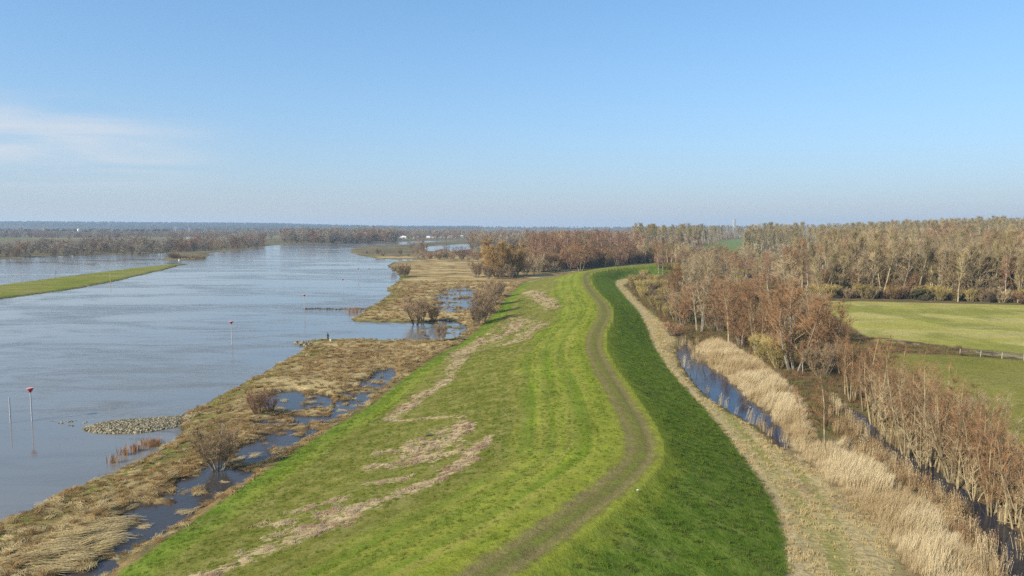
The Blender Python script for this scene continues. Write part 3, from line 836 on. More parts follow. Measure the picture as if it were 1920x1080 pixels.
for k in range(4): arch('birch', gen_tree(40 + k, 16, 1, 0.12, 0.30, 34, 0.22, 0.75, 0.03, 5, 5, 0.9, 0.026, 0.17, 'spire', sub_r=.03), 'bark_white', 'twig_purple', 16)
for k in range(5): arch('poplar', gen_tree(50 + k, 20, 1 + (k % 2), 0.13, 0.30, 30, 0.24, 0.50, 0.07, 5, 6, 1.3, 0.030, 0.30, 'vase', 0.4, sub_r=.045, tspread=.4, tup=.3, limbs_in_trunk=True), 'bark_olive', 'twig_olive', 20)
for k in range(2): arch('tall_bare', gen_tree(60 + k, 18, 3, 0.16, 0.22, 22, 0.13, 0.7, 0.1, 4, 4, 0.9, 0.016, 0.24, 'narrow', 0.8, sub_r=.03, wob=.07, limbs_in_trunk=True), 'bark_grey', 'twig_tan', 18)
for k in range(2): arch('willow', gen_tree(70 + k, 16, 7, 0.50, 0.08, 24, 0.30, 0.95, 0.06, 6, 9, 1.4, 0.035, 0.22, 'round', 0.8, sub_r=.04), 'bark_grey', 'twig_gold', 16)
for k in range(3): arch('bush', gen_tree(80 + k, 4, 15, 0.62, 0.24, 8, 0.28, 0.65, 0.08, 4, 7, 0.5, 0.010, 0.032, 'vase', 0.3, sub_r=.01, tup=.25), 'bark_grey', 'twig_brown', 4, 4)
for k in range(2): arch('bush_tan', gen_tree(85 + k, 4, 14, 0.62, 0.25, 7, 0.28, 0.55, 0.10, 3, 5, 0.5, 0.010, 0.035, 'vase', 0.3, sub_r=.01, tup=.25), 'bark_pale', 'twig_tan', 4, 4)
for k in range(2): arch('bush_purple', gen_tree(88 + k, 4, 16, 0.7, 0.2, 7, 0.30, 0.6, 0.08, 3, 6, 0.5, 0.012, 0.035, 'vase', 0.4, sub_r=.012), 'bark_dark', 'twig_purple', 4, 4)
for k in range(2): arch('bush_yellow', gen_tree(91 + k, 4, 18, 0.6, 0.12, 7, 0.28, 0.5, 0.12, 4, 6, 0.6, 0.013, 0.03, 'vase', 0.5, sub_r=.012, tup=.3), 'bark_olive', 'twig_yellow', 4, 4)
for k in range(2): arch('pollard', gen_tree(95 + k, 8, 6, 0.6, 0.28, 22, 0.34, 0.9, 0.10, 6, 6, 0.9, 0.012, 0.2, 'round', 0.25, sub_r=.018, tup=.2), 'bark_dark', 'twig_brown', 8)
for k in range(3): arch('evergreen', gen_leafy(100 + k, 10, 4.2, 9000, 0.27), 'bark_dark', 'leaf_dark', 10)
for k in range(4): arch('far_bare', gen_tree(110 + k, 14, 4, 0.5, 0.1, 12, 0.32, 0.95, 0.05, 3, 5, 1.5, 0.06, 0.2, 'round', 0.6, sub_r=.05), 'bark_dark', 'twig_grey', 14, 4)
for k in range(2): arch('far_red', gen_tree(115 + k, 14, 4, 0.5, 0.1, 12, 0.32, 0.95, 0.05, 3, 5, 1.5, 0.06, 0.2, 'round', 0.6, sub_r=.05), 'bark_dark', 'twig_purple', 14, 4)

RNG = np.random.RandomState(7)
def plant(name, kind, x, y, h, label, cat, group=None, var=None, rz=None, z=None, wide=1.0):
    t_me, c_me, h0 = ARCH[kind][(RNG.randint(99) if var is None else var) % len(ARCH[kind])]
    e = bpy.data.objects.new(name, None); COL.objects.link(e)
    e.empty_display_size = 0.2
    zz = float(height(x, y)[0]) if z is None else z
    s = h / h0
    e.location = (x, y, zz - 0.05); e.rotation_euler = (0, 0, RNG.uniform(0, 6.283) if rz is None else rz)
    e.scale = (s * wide, s * wide, s)
    tag(e, label, cat, group)
    for nm, me in (('trunk' if cat == 'tree' else 'stems', t_me), ('crown' if cat == 'tree' else 'twigs', c_me)):
        o = bpy.data.objects.new(nm, me); COL.objects.link(o); o.parent = e
    return e

def plant_px(name, kind, u, v, vtop, label, cat, group=None, z=0.5, **kw):
    """base at photo point (u, v) on the ground, tall enough to reach row vtop"""
    for _ in range(3):
        p = P(u, v, z); z = float(height(*p)[0])
        if p[1] < 0 : break
    depth = p[1] * math.cos(PITCH) + (CAM_H - z) * math.sin(PITCH)
    return plant(name, kind, p[0], p[1], (v - vtop) / FPX * depth, label, cat, group, z=z, **kw)

def sample(poly, n, mind, seed, avoid=None):
    r = np.random.RandomState(seed)
    lo, hi = poly.min(0), poly.max(0)
    out = np.zeros((0, 2)); tries = 0
    while len(out) < n and tries < 60:
        tries += 1
        c = r.uniform(lo, hi, (n * 3, 2))
        c = c[inside(poly, c[:, 0], c[:, 1])]
        for p in c:
            if len(out) >= n: break
            if mind and len(out) and ((out - p) ** 2).sum(1).min() < mind * mind: continue
            out = np.vstack([out, p])
    return out

def where(x, y, u0, u1, names):
    u = 960 + FPX * x / (y * math.cos(PITCH) + CAM_H * math.sin(PITCH))
    return names[min(len(names) - 1, max(0, int((u - u0) / (u1 - u0) * len(names))))]
THIRDS = ('left part', 'middle part', 'right part')

# ---- the alder copse beyond the reeds
COPSE = PP([(1580, 735), (1640, 748), (1700, 778), (1760, 812), (1830, 862), (1900, 915), (2050, 1020), (2200, 1150), (2120, 1180), (1990, 1065),
            (1890, 985), (1830, 940), (1770, 895), (1710, 855), (1670, 820), (1615, 775)], 0.5)
g = 'alders of the copse behind the far ditch'
al_spots = [(1788, 898, 690, 0), (1700, 850, 640, 1), (1862, 960, 760, 2), (1640, 795, 625, 3), (1750, 870, 668, 4), (1825, 925, 735, 1), (1905, 985, 800, 3)]
al_lab = ['fan of pale alder stems rising from one stool beside the far ditch', 'tall many-stemmed alder at the front of the copse, left of the pale fan',
          'pale alder clump with bare lower stems near the right frame edge', 'alder clump where the far ditch disappears behind the reeds',
          'dense alder just left of the pale fan of stems', 'alder with leaning stems just right of the pale fan', 'low alder clump at the right frame edge beside the water']
for (u, v, vt, k), lb in zip(al_spots, al_lab): plant_px('alder_tree', 'alder', u, v, vt, lb, 'tree', g, var=k)
for i, p in enumerate(sample(COPSE, 74, 1.5, 3)):
    r_ = RNG.uniform(5.5, 9.6)
    plant('alder_tree', ['alder_single', 'alder', 'alder_tan', 'alder_tan'][i % 4], p[0], p[1], r_, ('slender rust-twigged alder in the %s of the copse by the far ditch' if i % 4 < 2 else 'tan-twigged many-stemmed alder in the %s of the copse by the far ditch') % where(p[0], p[1], 1570, 1950, THIRDS), 'tree', g)
# ---- trees standing in the reeds
plant_px('alder_tree', 'alder_single', 1548, 866, 700, 'single young alder rising out of the reeds with thin level branches', 'tree', var=0)
plant_px('alder_tree', 'alder_single', 1500, 806, 725, 'short bare sapling in the pale reeds, left of the single young alder', 'tree', var=1)
# ---- brown trees at the bend of the ditch
mid = [('round', 1490, 697, 515, 'broad rust-brown tree with a dark hollow under it at the ditch bend', 0, 1.15),
       ('round', 1420, 655, 530, 'rounded rust-brown tree behind the yellow shrub by the reeds', 1, 1.0),
       ('round', 1550, 690, 560, 'rust-brown tree standing against the pale pasture corner', 2, 1.0),
       ('round', 1470, 640, 505, 'high-crowned rust-brown tree above the ditch bend', 0, 1.1),
       ('round_tan', 1530, 650, 530, 'tan twiggy tree behind the rust-brown group near the pasture', 0, 1.0),
       ('alder_single', 1367, 650, 545, 'grey-trunked tree with a thin purple crown beside the reed bed', 2, 1.3),
       ('tall_bare', 1313, 622, 462, 'tall bare grey tree with twisted stems at the end of the reeds', 0, 1.0),
       ('round', 1345, 620, 520, 'reddish tree right behind the tall bare grey tree', 2, 0.9),
       ('round', 1385, 610, 530, 'reddish-brown tree between tall bare tree and rust-brown group', 1, 1.0),
       ('round', 1262, 575, 490, 'reddish twiggy tree where the tan strip meets the scrub', 1, 0.9),
       ('evergreen', 1405, 592, 545, 'dark evergreen bush among the reddish trees', 0, 1.1),
       ('evergreen', 1512, 672, 600, 'dark ivy-covered bush in the hollow at the ditch bend', 1, 0.9)]
for kd, u, v, vt, lb, k, w in mid: plant_px('evergreen_bush' if kd == 'evergreen' else 'bare_tree', kd, u, v, vt, lb, 'bush' if kd == 'evergreen' else 'tree', var=k, wide=w)
plant_px('birch_tree', 'birch', 1486, 697, 640, 'leaning white birch trunk at the dark hollow', 'tree', var=0)
plant_px('birch_tree', 'birch', 1505, 702, 640, 'upright white birch trunk at the dark hollow', 'tree', var=1)
MIDWOOD = PP([(1262, 600), (1310, 625), (1400, 655), (1480, 690), (1560, 720), (1630, 735), (1600, 690), (1555, 640), (1540, 585), (1460, 560), (1350, 545), (1260, 545)], 0.5)
for i, p in enumerate(sample(MIDWOOD, 85, 2.6, 5)):
    kd = ['round', 'bush_purple', 'alder', 'bush', 'round_tan', 'bush'][i % 6]
    tree = kd in ('round', 'alder', 'round_tan')
    plant('bare_tree' if tree else 'scrub_bush', kd, p[0], p[1], RNG.uniform(6.5, 11) if tree else RNG.uniform(3, 5.5),
          ('rust-brown bare tree in the %s of the thicket at the ditch bend' if tree else 'brown bush in the %s of the thicket at the ditch bend') % where(p[0], p[1], 1265, 1630, THIRDS), 'tree' if tree else 'bush',
          'bare trees of the ditch-bend thicket' if tree else 'bushes of the ditch-bend thicket', wide=RNG.uniform(.9, 1.15))
for u, v, vt, lb in ((1432, 678, 630, 'olive-yellow willow shrub between reeds and the rust-brown trees'), (1460, 690, 645, 'smaller olive-yellow shrub beside the dark hollow')):
    plant_px('willow_shrub', 'bush_yellow', u, v, vt, lb, 'bush', wide=1.3)
SCRUB = PP([(1175, 530), (1205, 560), (1235, 588), (1275, 612), (1300, 605), (1290, 575), (1250, 545), (1215, 525)], 0.5)
for i, p in enumerate(sample(SCRUB, 42, 2.2, 6)):
    plant('willow_shrub', 'bush_yellow' if i % 3 else 'bush', p[0], p[1], RNG.uniform(3, 5.5), 'yellowish-brown willow shrub along the tan strip below the dike', 'bush',
          'willow shrubs along the foot of the dike')
plant_px('reddish_shrub', 'bush_purple', 1262, 630, 604, 'low dark red shrub at the head of the ditch', 'bush', wide=1.5)

# ---- back country between the dike and the tall wood
BACK = PP([(1225, 512), (1280, 540), (1360, 545), (1460, 560), (1540, 575), (1550, 548), (1470, 512), (1400, 492), (1320, 487), (1240, 492)], 0.8)
for i, p in enumerate(sample(BACK, 170, 3.8, 8)):
    kd = ['round', 'poplar', 'round_tan', 'bush_yellow', 'birch', 'bush_purple', 'round_tan', 'poplar'][i % 8]
    tree = not kd.startswith('bush')
    plant('mixed_tree' if tree else 'scrub_bush', kd, p[0], p[1], RNG.uniform(8, 15) if tree else RNG.uniform(4, 6.5),
          ('bare brown tree in the %s of the scrub between dike and tall wood' if tree else 'brown bush in the %s of the scrub between dike and tall wood') % where(p[0], p[1], 1225, 1550, THIRDS),
          'tree' if tree else 'bush', 'trees of the mixed scrub' if tree else 'bushes of the mixed scrub')

# ---- the tall wood behind the pasture
EDGE_WOOD = PP([(1545, 557), (1650, 558), (1780, 561), (1900, 566), (2080, 574)], 0.8)
g = 'tall trees along the wood edge'
for i in range(62):
    t_ = (i + RNG.uniform(-.35, .35)) / 61 * 3.999; t_ = min(max(t_, 0), 3.999); k = int(t_)
    p = EDGE_WOOD[k] + (EDGE_WOOD[k + 1] - EDGE_WOOD[k]) * (t_ - k) + np.array([0, RNG.uniform(0, 7)])
    plant('poplar_tree', RNG.choice(['poplar', 'poplar', 'poplar', 'poplar', 'tall_bare', 'round_tan', 'birch']), p[0], p[1], RNG.uniform(13, 22.5), 'tall pale-stemmed tree in the %s of the wood edge facing the pasture' % where(p[0], p[1], 1545, 1930, THIRDS), 'tree', g)
plant_px('poplar_tree', 'poplar', 1796, 566, 478, 'lone pale tree standing just in front of the wood edge', 'tree', var=2)
for u, v, vt, lb in ((1708, 556, 470, 'dark ivy-clad evergreen inside the wood edge, left of the lone pale tree'), (1845, 562, 478, 'big dark evergreen at the wood edge, right of the lone pale tree'),
                     (1572, 556, 500, 'dark evergreen at the left corner of the pasture'), (1880, 560, 500, 'dark evergreen bush near the right end of the wood edge')):
    plant_px('evergreen_tree', 'evergreen', u, v, vt, lb, 'tree')
for i in range(70):
    t_ = (i + RNG.uniform(-.4, .4)) / 69 * 3.999; t_ = min(max(t_, 0), 3.999); k = int(t_)
    p = EDGE_WOOD[k] + (EDGE_WOOD[k + 1] - EDGE_WOOD[k]) * (t_ - k) + np.array([0, RNG.uniform(2, 10)])
    plant('understory_tree', 'round' if RNG.rand() < .6 else 'round_tan', p[0], p[1], RNG.uniform(5, 10.5), 'low brown tree among the trunks in the %s of the wood edge' % where(p[0], p[1], 1545, 1930, THIRDS), 'tree', 'low trees among the wood edge trunks')
for i in range(46):
    t_ = (i + RNG.uniform(-.4, .4)) / 45 * 3.999; t_ = min(max(t_, 0), 3.999); k = int(t_)
    p = EDGE_WOOD[k] + (EDGE_WOOD[k + 1] - EDGE_WOOD[k]) * (t_ - k) + np.array([0, RNG.uniform(-3, 2)])
    kd = ['bush_yellow', 'bush', 'bush_tan', 'bush_yellow', 'bush_tan', 'bush_purple', 'bush_yellow', 'evergreen'][RNG.randint(8)]
    plant('edge_bush', kd, p[0], p[1], RNG.uniform(3, 5.5), 'low brown or olive bush fringing the wood edge by the pasture', 'bush', 'bushes fringing the wood edge', wide=1.4)
WOOD = np.vstack([EDGE_WOOD + [0, 9], [[620, 420], [900, 800], [640, 960], [330, 900], [220, 560], [150, 330]]])
WOOD = np.array([P(1500, 545, .8), EDGE_WOOD[0] + [0, 9], EDGE_WOOD[2] + [0, 9], EDGE_WOOD[4] + [0, 9], [420, 400], [520, 620], [300, 640], [150, 420]])
wp = sample(WOOD, 290, 4.4, 9)
for p in wp:
    plant('wood_tree', RNG.choice(['poplar', 'poplar', 'poplar', 'round_tan', 'tall_bare', 'round']), p[0], p[1], RNG.uniform(14, 23), 'olive-brown tree in the %s of the tall wood, behind its edge' % where(p[0], p[1], 1380, 1930, THIRDS), 'tree', 'trees inside the tall wood')

# ---- birch wood, golden willows and dark bushes at the far end of the dike
BIRCH = PP([(1000, 500), (1060, 503), (1100, 499), (1160, 492), (1215, 487), (1200, 480), (1090, 481), (985, 486)], 0.5)
for p in sample(BIRCH, 165, 2.6, 12):
    if RNG.rand() < .2:
        plant('bare_tree', 'round' if RNG.rand() < .7 else 'round_tan', p[0], p[1], RNG.uniform(15, 22), 'round-crowned orange-brown tree in the %s of the birch wood' % where(p[0], p[1], 985, 1215, THIRDS), 'tree', 'round-crowned trees among the birches')
        continue
    plant('birch_tree', 'birch', p[0], p[1], RNG.uniform(13, 22), 'white-trunked birch in the %s of the wood beyond the dike end' % where(p[0], p[1], 985, 1215, THIRDS), 'tree', 'birches of the wood beyond the dike end')
for u, v, vt, w, lb in ((930, 520, 449, 1.35, 'larger golden-orange willow left of the birch wood'), (968, 518, 456, 1.05, 'smaller golden-orange willow against the birch wood')):
    plant_px('willow_tree', 'willow', u, v, vt, lb, 'tree', wide=w)
for i, (u, v, vt, kd) in enumerate(((1068, 508, 462, 'round'), (1088, 508, 455, 'round'), (1010, 513, 478, 'bush_tan'), (985, 517, 490, 'bush_tan'), (1035, 511, 488, 'bush_tan'), (958, 521, 497, 'bush'),
                       (915, 523, 498, 'bush'), (1000, 515, 496, 'bush_tan'), (1110, 500, 468, 'round'), (895, 520, 490, 'bush'), (940, 523, 500, 'bush'))):
    tree = not kd.startswith('bush')
    plant_px('bare_tree' if tree else 'scrub_bush', kd, u, v, vt, 'brown tree rising from the hedge under the birch wood' if tree else 'brown bush in the hedge below golden willows and birches',
             'tree' if tree else 'bush', 'trees in the hedge under the birches' if tree else 'bushes in the hedge under the birches', wide=1.2)
for i in range(44):
    u = 992 + i * 5.2 + RNG.uniform(-2, 2); kd = ['round', 'bush_purple', 'round', 'bush', 'bush_purple'][i % 5]; tree = kd[0] == 'r'
    plant_px('hedge_tree' if tree else 'hedge_bush', kd, u, 508.5 - max(0, u - 1040) * 0.095 - max(0, 1040 - u) * -.06 + RNG.uniform(-2.5, .5), (466 if tree else 480) - max(0, u - 1040) * 0.05 + RNG.uniform(-8, 5), 'orange-brown tree crowding the dike edge below the birches' if tree else 'brown bush crowding the dike edge below the birches',
             'tree' if tree else 'bush', 'trees crowding the dike edge' if tree else 'bushes crowding the dike edge', wide=1.2)
for i in range(30):
    u = 1048 + i * 5.7
    plant_px('dark_bush', 'evergreen', u, 504 - (u - 1040) * 0.075, 470 + RNG.uniform(-3, 10) + (u - 1040) * .015, 'dark shaded bush along the far crest of the dike', 'bush', 'dark bushes behind the far dike crest', wide=0.8)  # evergreen foliage: the hedge's shadow here is put into the dark leaf colour
for i in range(14):
    u = 1205 + i * 6
    plant_px('pale_tree', ['round_tan', 'poplar', 'birch', 'bush_yellow'][i % 4], u + RNG.uniform(-4, 4), 491 + RNG.uniform(-3, 3), 450 + RNG.uniform(-8, 12), 'pale brown tree right of the birch wood behind the dike', 'tree', 'pale trees right of the birch wood')

# ---- bushes along the river side
single = [('bush', 410, 884, 797, 'bare brown bush standing in flood water near the rocky groyne', 0, 1.15), ('bush_purple', 485, 776, 728, 'dark purple-brown bush on the foreland behind the groyne', 0, 1.1),
          ('bush_purple', 508, 772, 742, 'smaller purple-brown bush beside the larger one on the foreland', 1, 1.0),
          ('pollard', 779, 605, 548, 'spreading willow with dark trunk at the edge of the flooded inlet', 0, 1.15), ('pollard', 792, 603, 565, 'slim willow stem close beside the spreading willow', 1, .8),
          ('pollard', 813, 604, 570, 'low tan willow right of the spreading willow by the inlet', 1, 1.1), ('bush', 828, 639, 605, 'rounded bare bush at the inner corner of the flooded inlet', 1, 1.0),
          ('bush', 905, 604, 548, 'reddish bush nearest the inlet in the row at the dike foot', 2, 1.1), ('bush', 893, 608, 570, 'small reddish bush at the near end of the dike-foot row', 0, 1.0),
          ('bush', 914, 588, 538, 'second reddish bush of the row along the dike foot', 1, 1.1), ('bush', 924, 572, 530, 'third reddish bush of the row along the dike foot', 2, 1.1),
          ('bush', 935, 557, 526, 'far reddish bush of the row along the dike foot', 0, 1.2), ('bush', 755, 520, 494, 'red-brown bush on the river bank at the bend', 1, 1.3),
          ('bush', 738, 511, 497, 'small red-brown bush at the water edge of the bend', 2, 1.2), ('bush', 762, 518, 500, 'low red-brown bush behind the one at the river bend', 0, 1.2)]
for kd, u, v, vt, lb, k, w in single:
    tr_ = kd == 'pollard'
    plant_px('willow_tree' if tr_ else 'bare_bush', kd, u, v, vt, lb, 'tree' if tr_ else 'bush', var=k, wide=w)
for u, v, vt, kd, lb in ((708, 477, 466, 'bush', 'dark bush left of the tallest on the grassy point'), (718, 480.5, 473, 'bush_purple', 'low dark bush at the tip of the green bank'), (750, 478.5, 468, 'bush', 'round bush right of the low dark one on the grassy point'),
                         (688, 476, 471, 'bush', 'small bush nearest the tip of the grassy point'), (766, 481, 475, 'bush', 'small bush at the right end of the green bank')):
    plant_px('scrub_bush', kd, u, v, vt, lb, 'bush', wide=1.3)
SCR2 = PP([(770, 486), (820, 488), (900, 492), (930, 500), (900, 478), (830, 474), (775, 476)], 0.4)
for p in sample(SCR2, 60, 4.0, 14):
    kd = ['bush', 'bush_tan', 'bush_purple'][RNG.randint(3)]
    plant('foreland_bush', kd, p[0], p[1], RNG.uniform(3, 5.5), 'reddish-brown bush in the scrub between river bend and golden willows', 'bush', 'bushes between river bend and willows', wide=1.3)
for i, (u, v, vt) in enumerate(((772, 467, 450), (790, 469, 445), (797, 471, 452), (783, 471, 456), (838, 472, 455), (868, 478, 458), (852, 474, 460), (880, 481, 462), (893, 470, 438), (905, 470, 436), (918, 472, 440), (930, 470, 438))):
    gold = u > 885
    plant_px('bare_tree', 'far_red' if not gold else 'round_tan', u, v, vt, 'pale tan tree behind the golden willows by the pond' if gold else 'purplish bare tree between river and pond', 'tree',
             'tan trees behind the golden willows' if gold else 'purplish trees between river and pond', wide=1.1)
plant_px('bare_tree', 'alder_single', 104, 519, 504, 'lone small tree on the green island spit', 'tree', var=0)

# ---- far bank, left
g = 'bare trees lining the far bank'
for i in range(105):
    u = RNG.uniform(-30, 316); v = 476.5 + (486 - 477) * max(0, (200 - u)) / 230 - RNG.uniform(0.3, 9)
    plant_px('riverside_tree', 'far_bare' if RNG.rand() < .88 else 'far_red', u, v, v - RNG.uniform(14, 33), 'bare grey-brown tree in the %s of the far-bank row behind the island' % ('left half' if u < 143 else 'right half'), 'tree', g, wide=1.15)
g = 'bare trees on the bank right of the island'
for i in range(70):
    u = RNG.uniform(318, 494); v = 474 - (u - 318) * 0.055 - RNG.uniform(0.5, 6)
    plant_px('riverside_tree', 'far_red' if RNG.rand() < .5 else 'far_bare', u, v, v - RNG.uniform(14, 27), 'bare reddish tree on the river bank right of the island', 'tree', g, wide=1.2)
for i in range(10):
    u = 324 + i * 6.3
    plant_px('spit_bush', 'bush', u, 486.5 - RNG.uniform(0, 1.2), 480 - (5 if i < 2 else 0) - RNG.uniform(0, 2), 'low red-brown bush on the small islet off the spit', 'bush', 'bushes on the small islet', wide=1.6)
# ---- far wood across the river: the front trees one by one
g = 'trees of the dark wood across the river'
for i in range(110):
    u = RNG.uniform(530, 745); v = 456.5 - max(0, u - 640) * .025 - RNG.uniform(0.2, 5.5)
    plant_px('far_wood_tree', 'far_bare' if RNG.rand() < .75 else 'far_red', u, v, v - RNG.uniform(20, 29), 'bare tree at the front of the dark wood across the river, %s' % ('left half' if u < 637 else 'right half'), 'tree', g, wide=1.2)

# ------------------------------------------------------------------ scattered ground cover (uncountable): points that carry copies of small clumps
def instancer(name, pts, scl, rot, variants, label, cat):
    me = bpy.data.meshes.new(name)
    me.vertices.add(len(pts)); me.vertices.foreach_set('co', np.asarray(pts, np.float32).ravel())
    a = me.attributes.new('scl', 'FLOAT_VECTOR', 'POINT'); a.data.foreach_set('vector', np.asarray(scl, np.float32).ravel())
    a = me.attributes.new('rot', 'FLOAT_VECTOR', 'POINT'); a.data.foreach_set('vector', np.asarray(rot, np.float32).ravel())
    a = me.attributes.new('pick', 'INT', 'POINT'); a.data.foreach_set('value', np.random.RandomState(1).randint(0, len(variants), len(pts)).astype(np.int32))
    o = bpy.data.objects.new(name, me); COL.objects.link(o)
    ng = bpy.data.node_groups.new(name, 'GeometryNodeTree')
    ng.interface.new_socket('Geometry', in_out='INPUT', socket_type='NodeSocketGeometry')
    ng.interface.new_socket('Geometry', in_out='OUTPUT', socket_type='NodeSocketGeometry')
    N, L = ng.nodes, ng.links
    gi, go = N.new('NodeGroupInput'), N.new('NodeGroupOutput')
    iop = N.new('GeometryNodeInstanceOnPoints'); jn = N.new('GeometryNodeJoinGeometry')
    for v in variants:
        oi = N.new('GeometryNodeObjectInfo'); oi.inputs['Object'].default_value = v; oi.inputs['As Instance'].default_value = True
        L.new(oi.outputs['Geometry'], jn.inputs[0])
    def na_(nm, dt):
        n = N.new('GeometryNodeInputNamedAttribute'); n.data_type = dt; n.inputs['Name'].default_value = nm
        return n.outputs['Attribute']
    e2r = N.new('FunctionNodeEulerToRotation'); L.new(na_('rot', 'FLOAT_VECTOR'), e2r.inputs[0])
    L.new(gi.outputs[0], iop.inputs['Points']); L.new(jn.outputs[0], iop.inputs['Instance'])
    iop.inputs['Pick Instance'].default_value = True
    L.new(na_('pick', 'INT'), iop.inputs['Instance Index'])
    L.new(e2r.outputs[0], iop.inputs['Rotation']); L.new(na_('scl', 'FLOAT_VECTOR'), iop.inputs['Scale'])
    L.new(iop.outputs[0], go.inputs[0])
    md = o.modifiers.new('scatter', 'NODES'); md.node_group = ng
    return tag(o, label, cat, None, 'stuff')

def src(name, V, F, mat):
    me = bpy.data.meshes.new(name); me.from_pydata([tuple(map(float, v)) for v in V], [], F)
    me.materials.append(mat); me.update()
    return bpy.data.objects.new(name, me)       # not linked: only its mesh is copied

def blade_mat(name, c1, c2, trans=0.25, c3=None, scale=0.3):
    b = NB(name)
    oi = b.n.new('ShaderNodeObjectInfo')
    big = b.noise(b.pos(), scale, 3)
    c = b.mix(oi.outputs['Random'], c1, c2)
    if c3: c = b.mix(b.math('MULTIPLY', b.ramp(big, 0.42, 0.62), 0.8), c, c3)
    d = b.n.new('ShaderNodeBsdfDiffuse'); tr = b.n.new('ShaderNodeBsdfTranslucent'); mx = b.n.new('ShaderNodeMixShader')
    b.set(d.inputs[0], c); b.set(tr.inputs[0], c); mx.inputs[0].default_value = trans
    b.l.new(d.outputs[0], mx.inputs[1]); b.l.new(tr.outputs[0], mx.inputs[2]); b.l.new(mx.outputs[0], b.out.inputs[0])
    return b.m

M['reed'] = blade_mat('reed_straw', (0.53, 0.415, 0.24), (0.64, 0.52, 0.315), 0.25, (0.38, 0.265, 0.13), 0.12)
M['straw'] = blade_mat('dead_straw', (0.44, 0.31, 0.135), (0.25, 0.155, 0.062), 0.15, (0.33, 0.20, 0.08), 0.2)
M['straw_pale'] = blade_mat('pale_straw', (0.53, 0.41, 0.21), (0.42, 0.315, 0.145), 0.15)
M['flot'] = blade_mat('flotsam_stalks', (0.52, 0.415, 0.235), (0.42, 0.305, 0.175), 0.1, (0.33, 0.205, 0.125), 0.35)
M['turf'] = blade_mat('turf_blades', (0.185, 0.235, 0.027), (0.255, 0.265, 0.048), 0.4, (0.13, 0.19, 0.02), 0.25)
M['turf_deep'] = blade_mat('deep_turf_blades', (0.125, 0.185, 0.021), (0.17, 0.215, 0.032), 0.42, (0.145, 0.17, 0.04), 0.3)
M['litter'] = blade_mat('wood_litter', (0.22, 0.14, 0.07), (0.15, 0.085, 0.045), 0.1, (0.14, 0.13, 0.045), 0.3)
M['reed_red'] = blade_mat('rusty_reed', (0.42, 0.25, 0.11), (0.34, 0.17, 0.075), 0.2)

def clump(name, n, h, rad, wid, bend, mat, seed, lean=(0, 0), plume=False, flat=0.0, hvar=.3):
    r = np.random.RandomState(seed); V, F = [], []
    for k in range(n):
        a = r.uniform(0, 6.283); q = rad * math.sqrt(r.rand()); bx, by = math.cos(a) * q, math.sin(a) * q
        hh = h * r.uniform(1 - hvar, 1 + hvar * .4); a2 = r.uniform(0, 6.283); bd = bend * hh * r.uniform(.3, 1.2)
        dx, dy = math.cos(a2) * bd + lean[0] * hh, math.sin(a2) * bd + lean[1] * hh
        zt = hh * (1 - flat * r.uniform(.7, 1))
        w2 = r.uniform(0, 6.283); wx, wy = math.cos(w2) * wid / 2, math.sin(w2) * wid / 2
        b = len(V)
        m = (bx + dx * .35, by + dy * .35, zt * .62)
        V += [(bx - wx, by - wy, -0.05), (bx + wx, by + wy, -0.05), (m[0] + wx, m[1] + wy, m[2]), (m[0] - wx, m[1] - wy, m[2]), (bx + dx, by + dy, zt)]
        F += [(b, b + 1, b + 2, b + 3), (b + 3, b + 2, b + 4)]
        if plume:
            b = len(V); px_, py_ = wx * 2.4, wy * 2.4; t = np.array([bx + dx, by + dy, zt]); e = np.array([dx * .18 + .03, dy * .18, -0.02])
            V += [tuple(t - [0, 0, .16 * hh * .5]), tuple(t + [px_, py_, -0.03]), tuple(t + e + [0, 0, .1]), tuple(t + [-px_, -py_, -0.03])]
            F += [(b, b + 1, b + 2, b + 3)]
    return src(name, V, F, mat)

def stalks(name, n, rad, L, wid, mat, seed, lift=0.12, align=0.5):
    r = np.random.RandomState(seed); V, F = [], []
    for k in range(n):
        x, y = r.normal(0, rad * .5, 2); a = r.normal(0, align); l = L * r.uniform(.5, 1.2)
        dx, dy = math.cos(a) * l / 2, math.sin(a) * l / 2; wx, wy = -math.sin(a) * wid / 2, math.cos(a) * wid / 2
        z0, z1 = r.uniform(0, lift), r.uniform(0, lift); b = len(V)
        V += [(x - dx - wx, y - dy - wy, z0), (x - dx + wx, y - dy + wy, z0 + r.uniform(-.02, .02)), (x + wx, y + wy, max(z0, z1) + .03), (x - wx, y - wy, max(z0, z1) + .03),
              (x + dx + wx, y + dy + wy, z1), (x + dx - wx, y + dy - wy, z1)]
        F += [(b, b + 1, b + 2, b + 3), (b + 3, b + 2, b + 4, b + 5)]
    return src(name, V, F, mat)

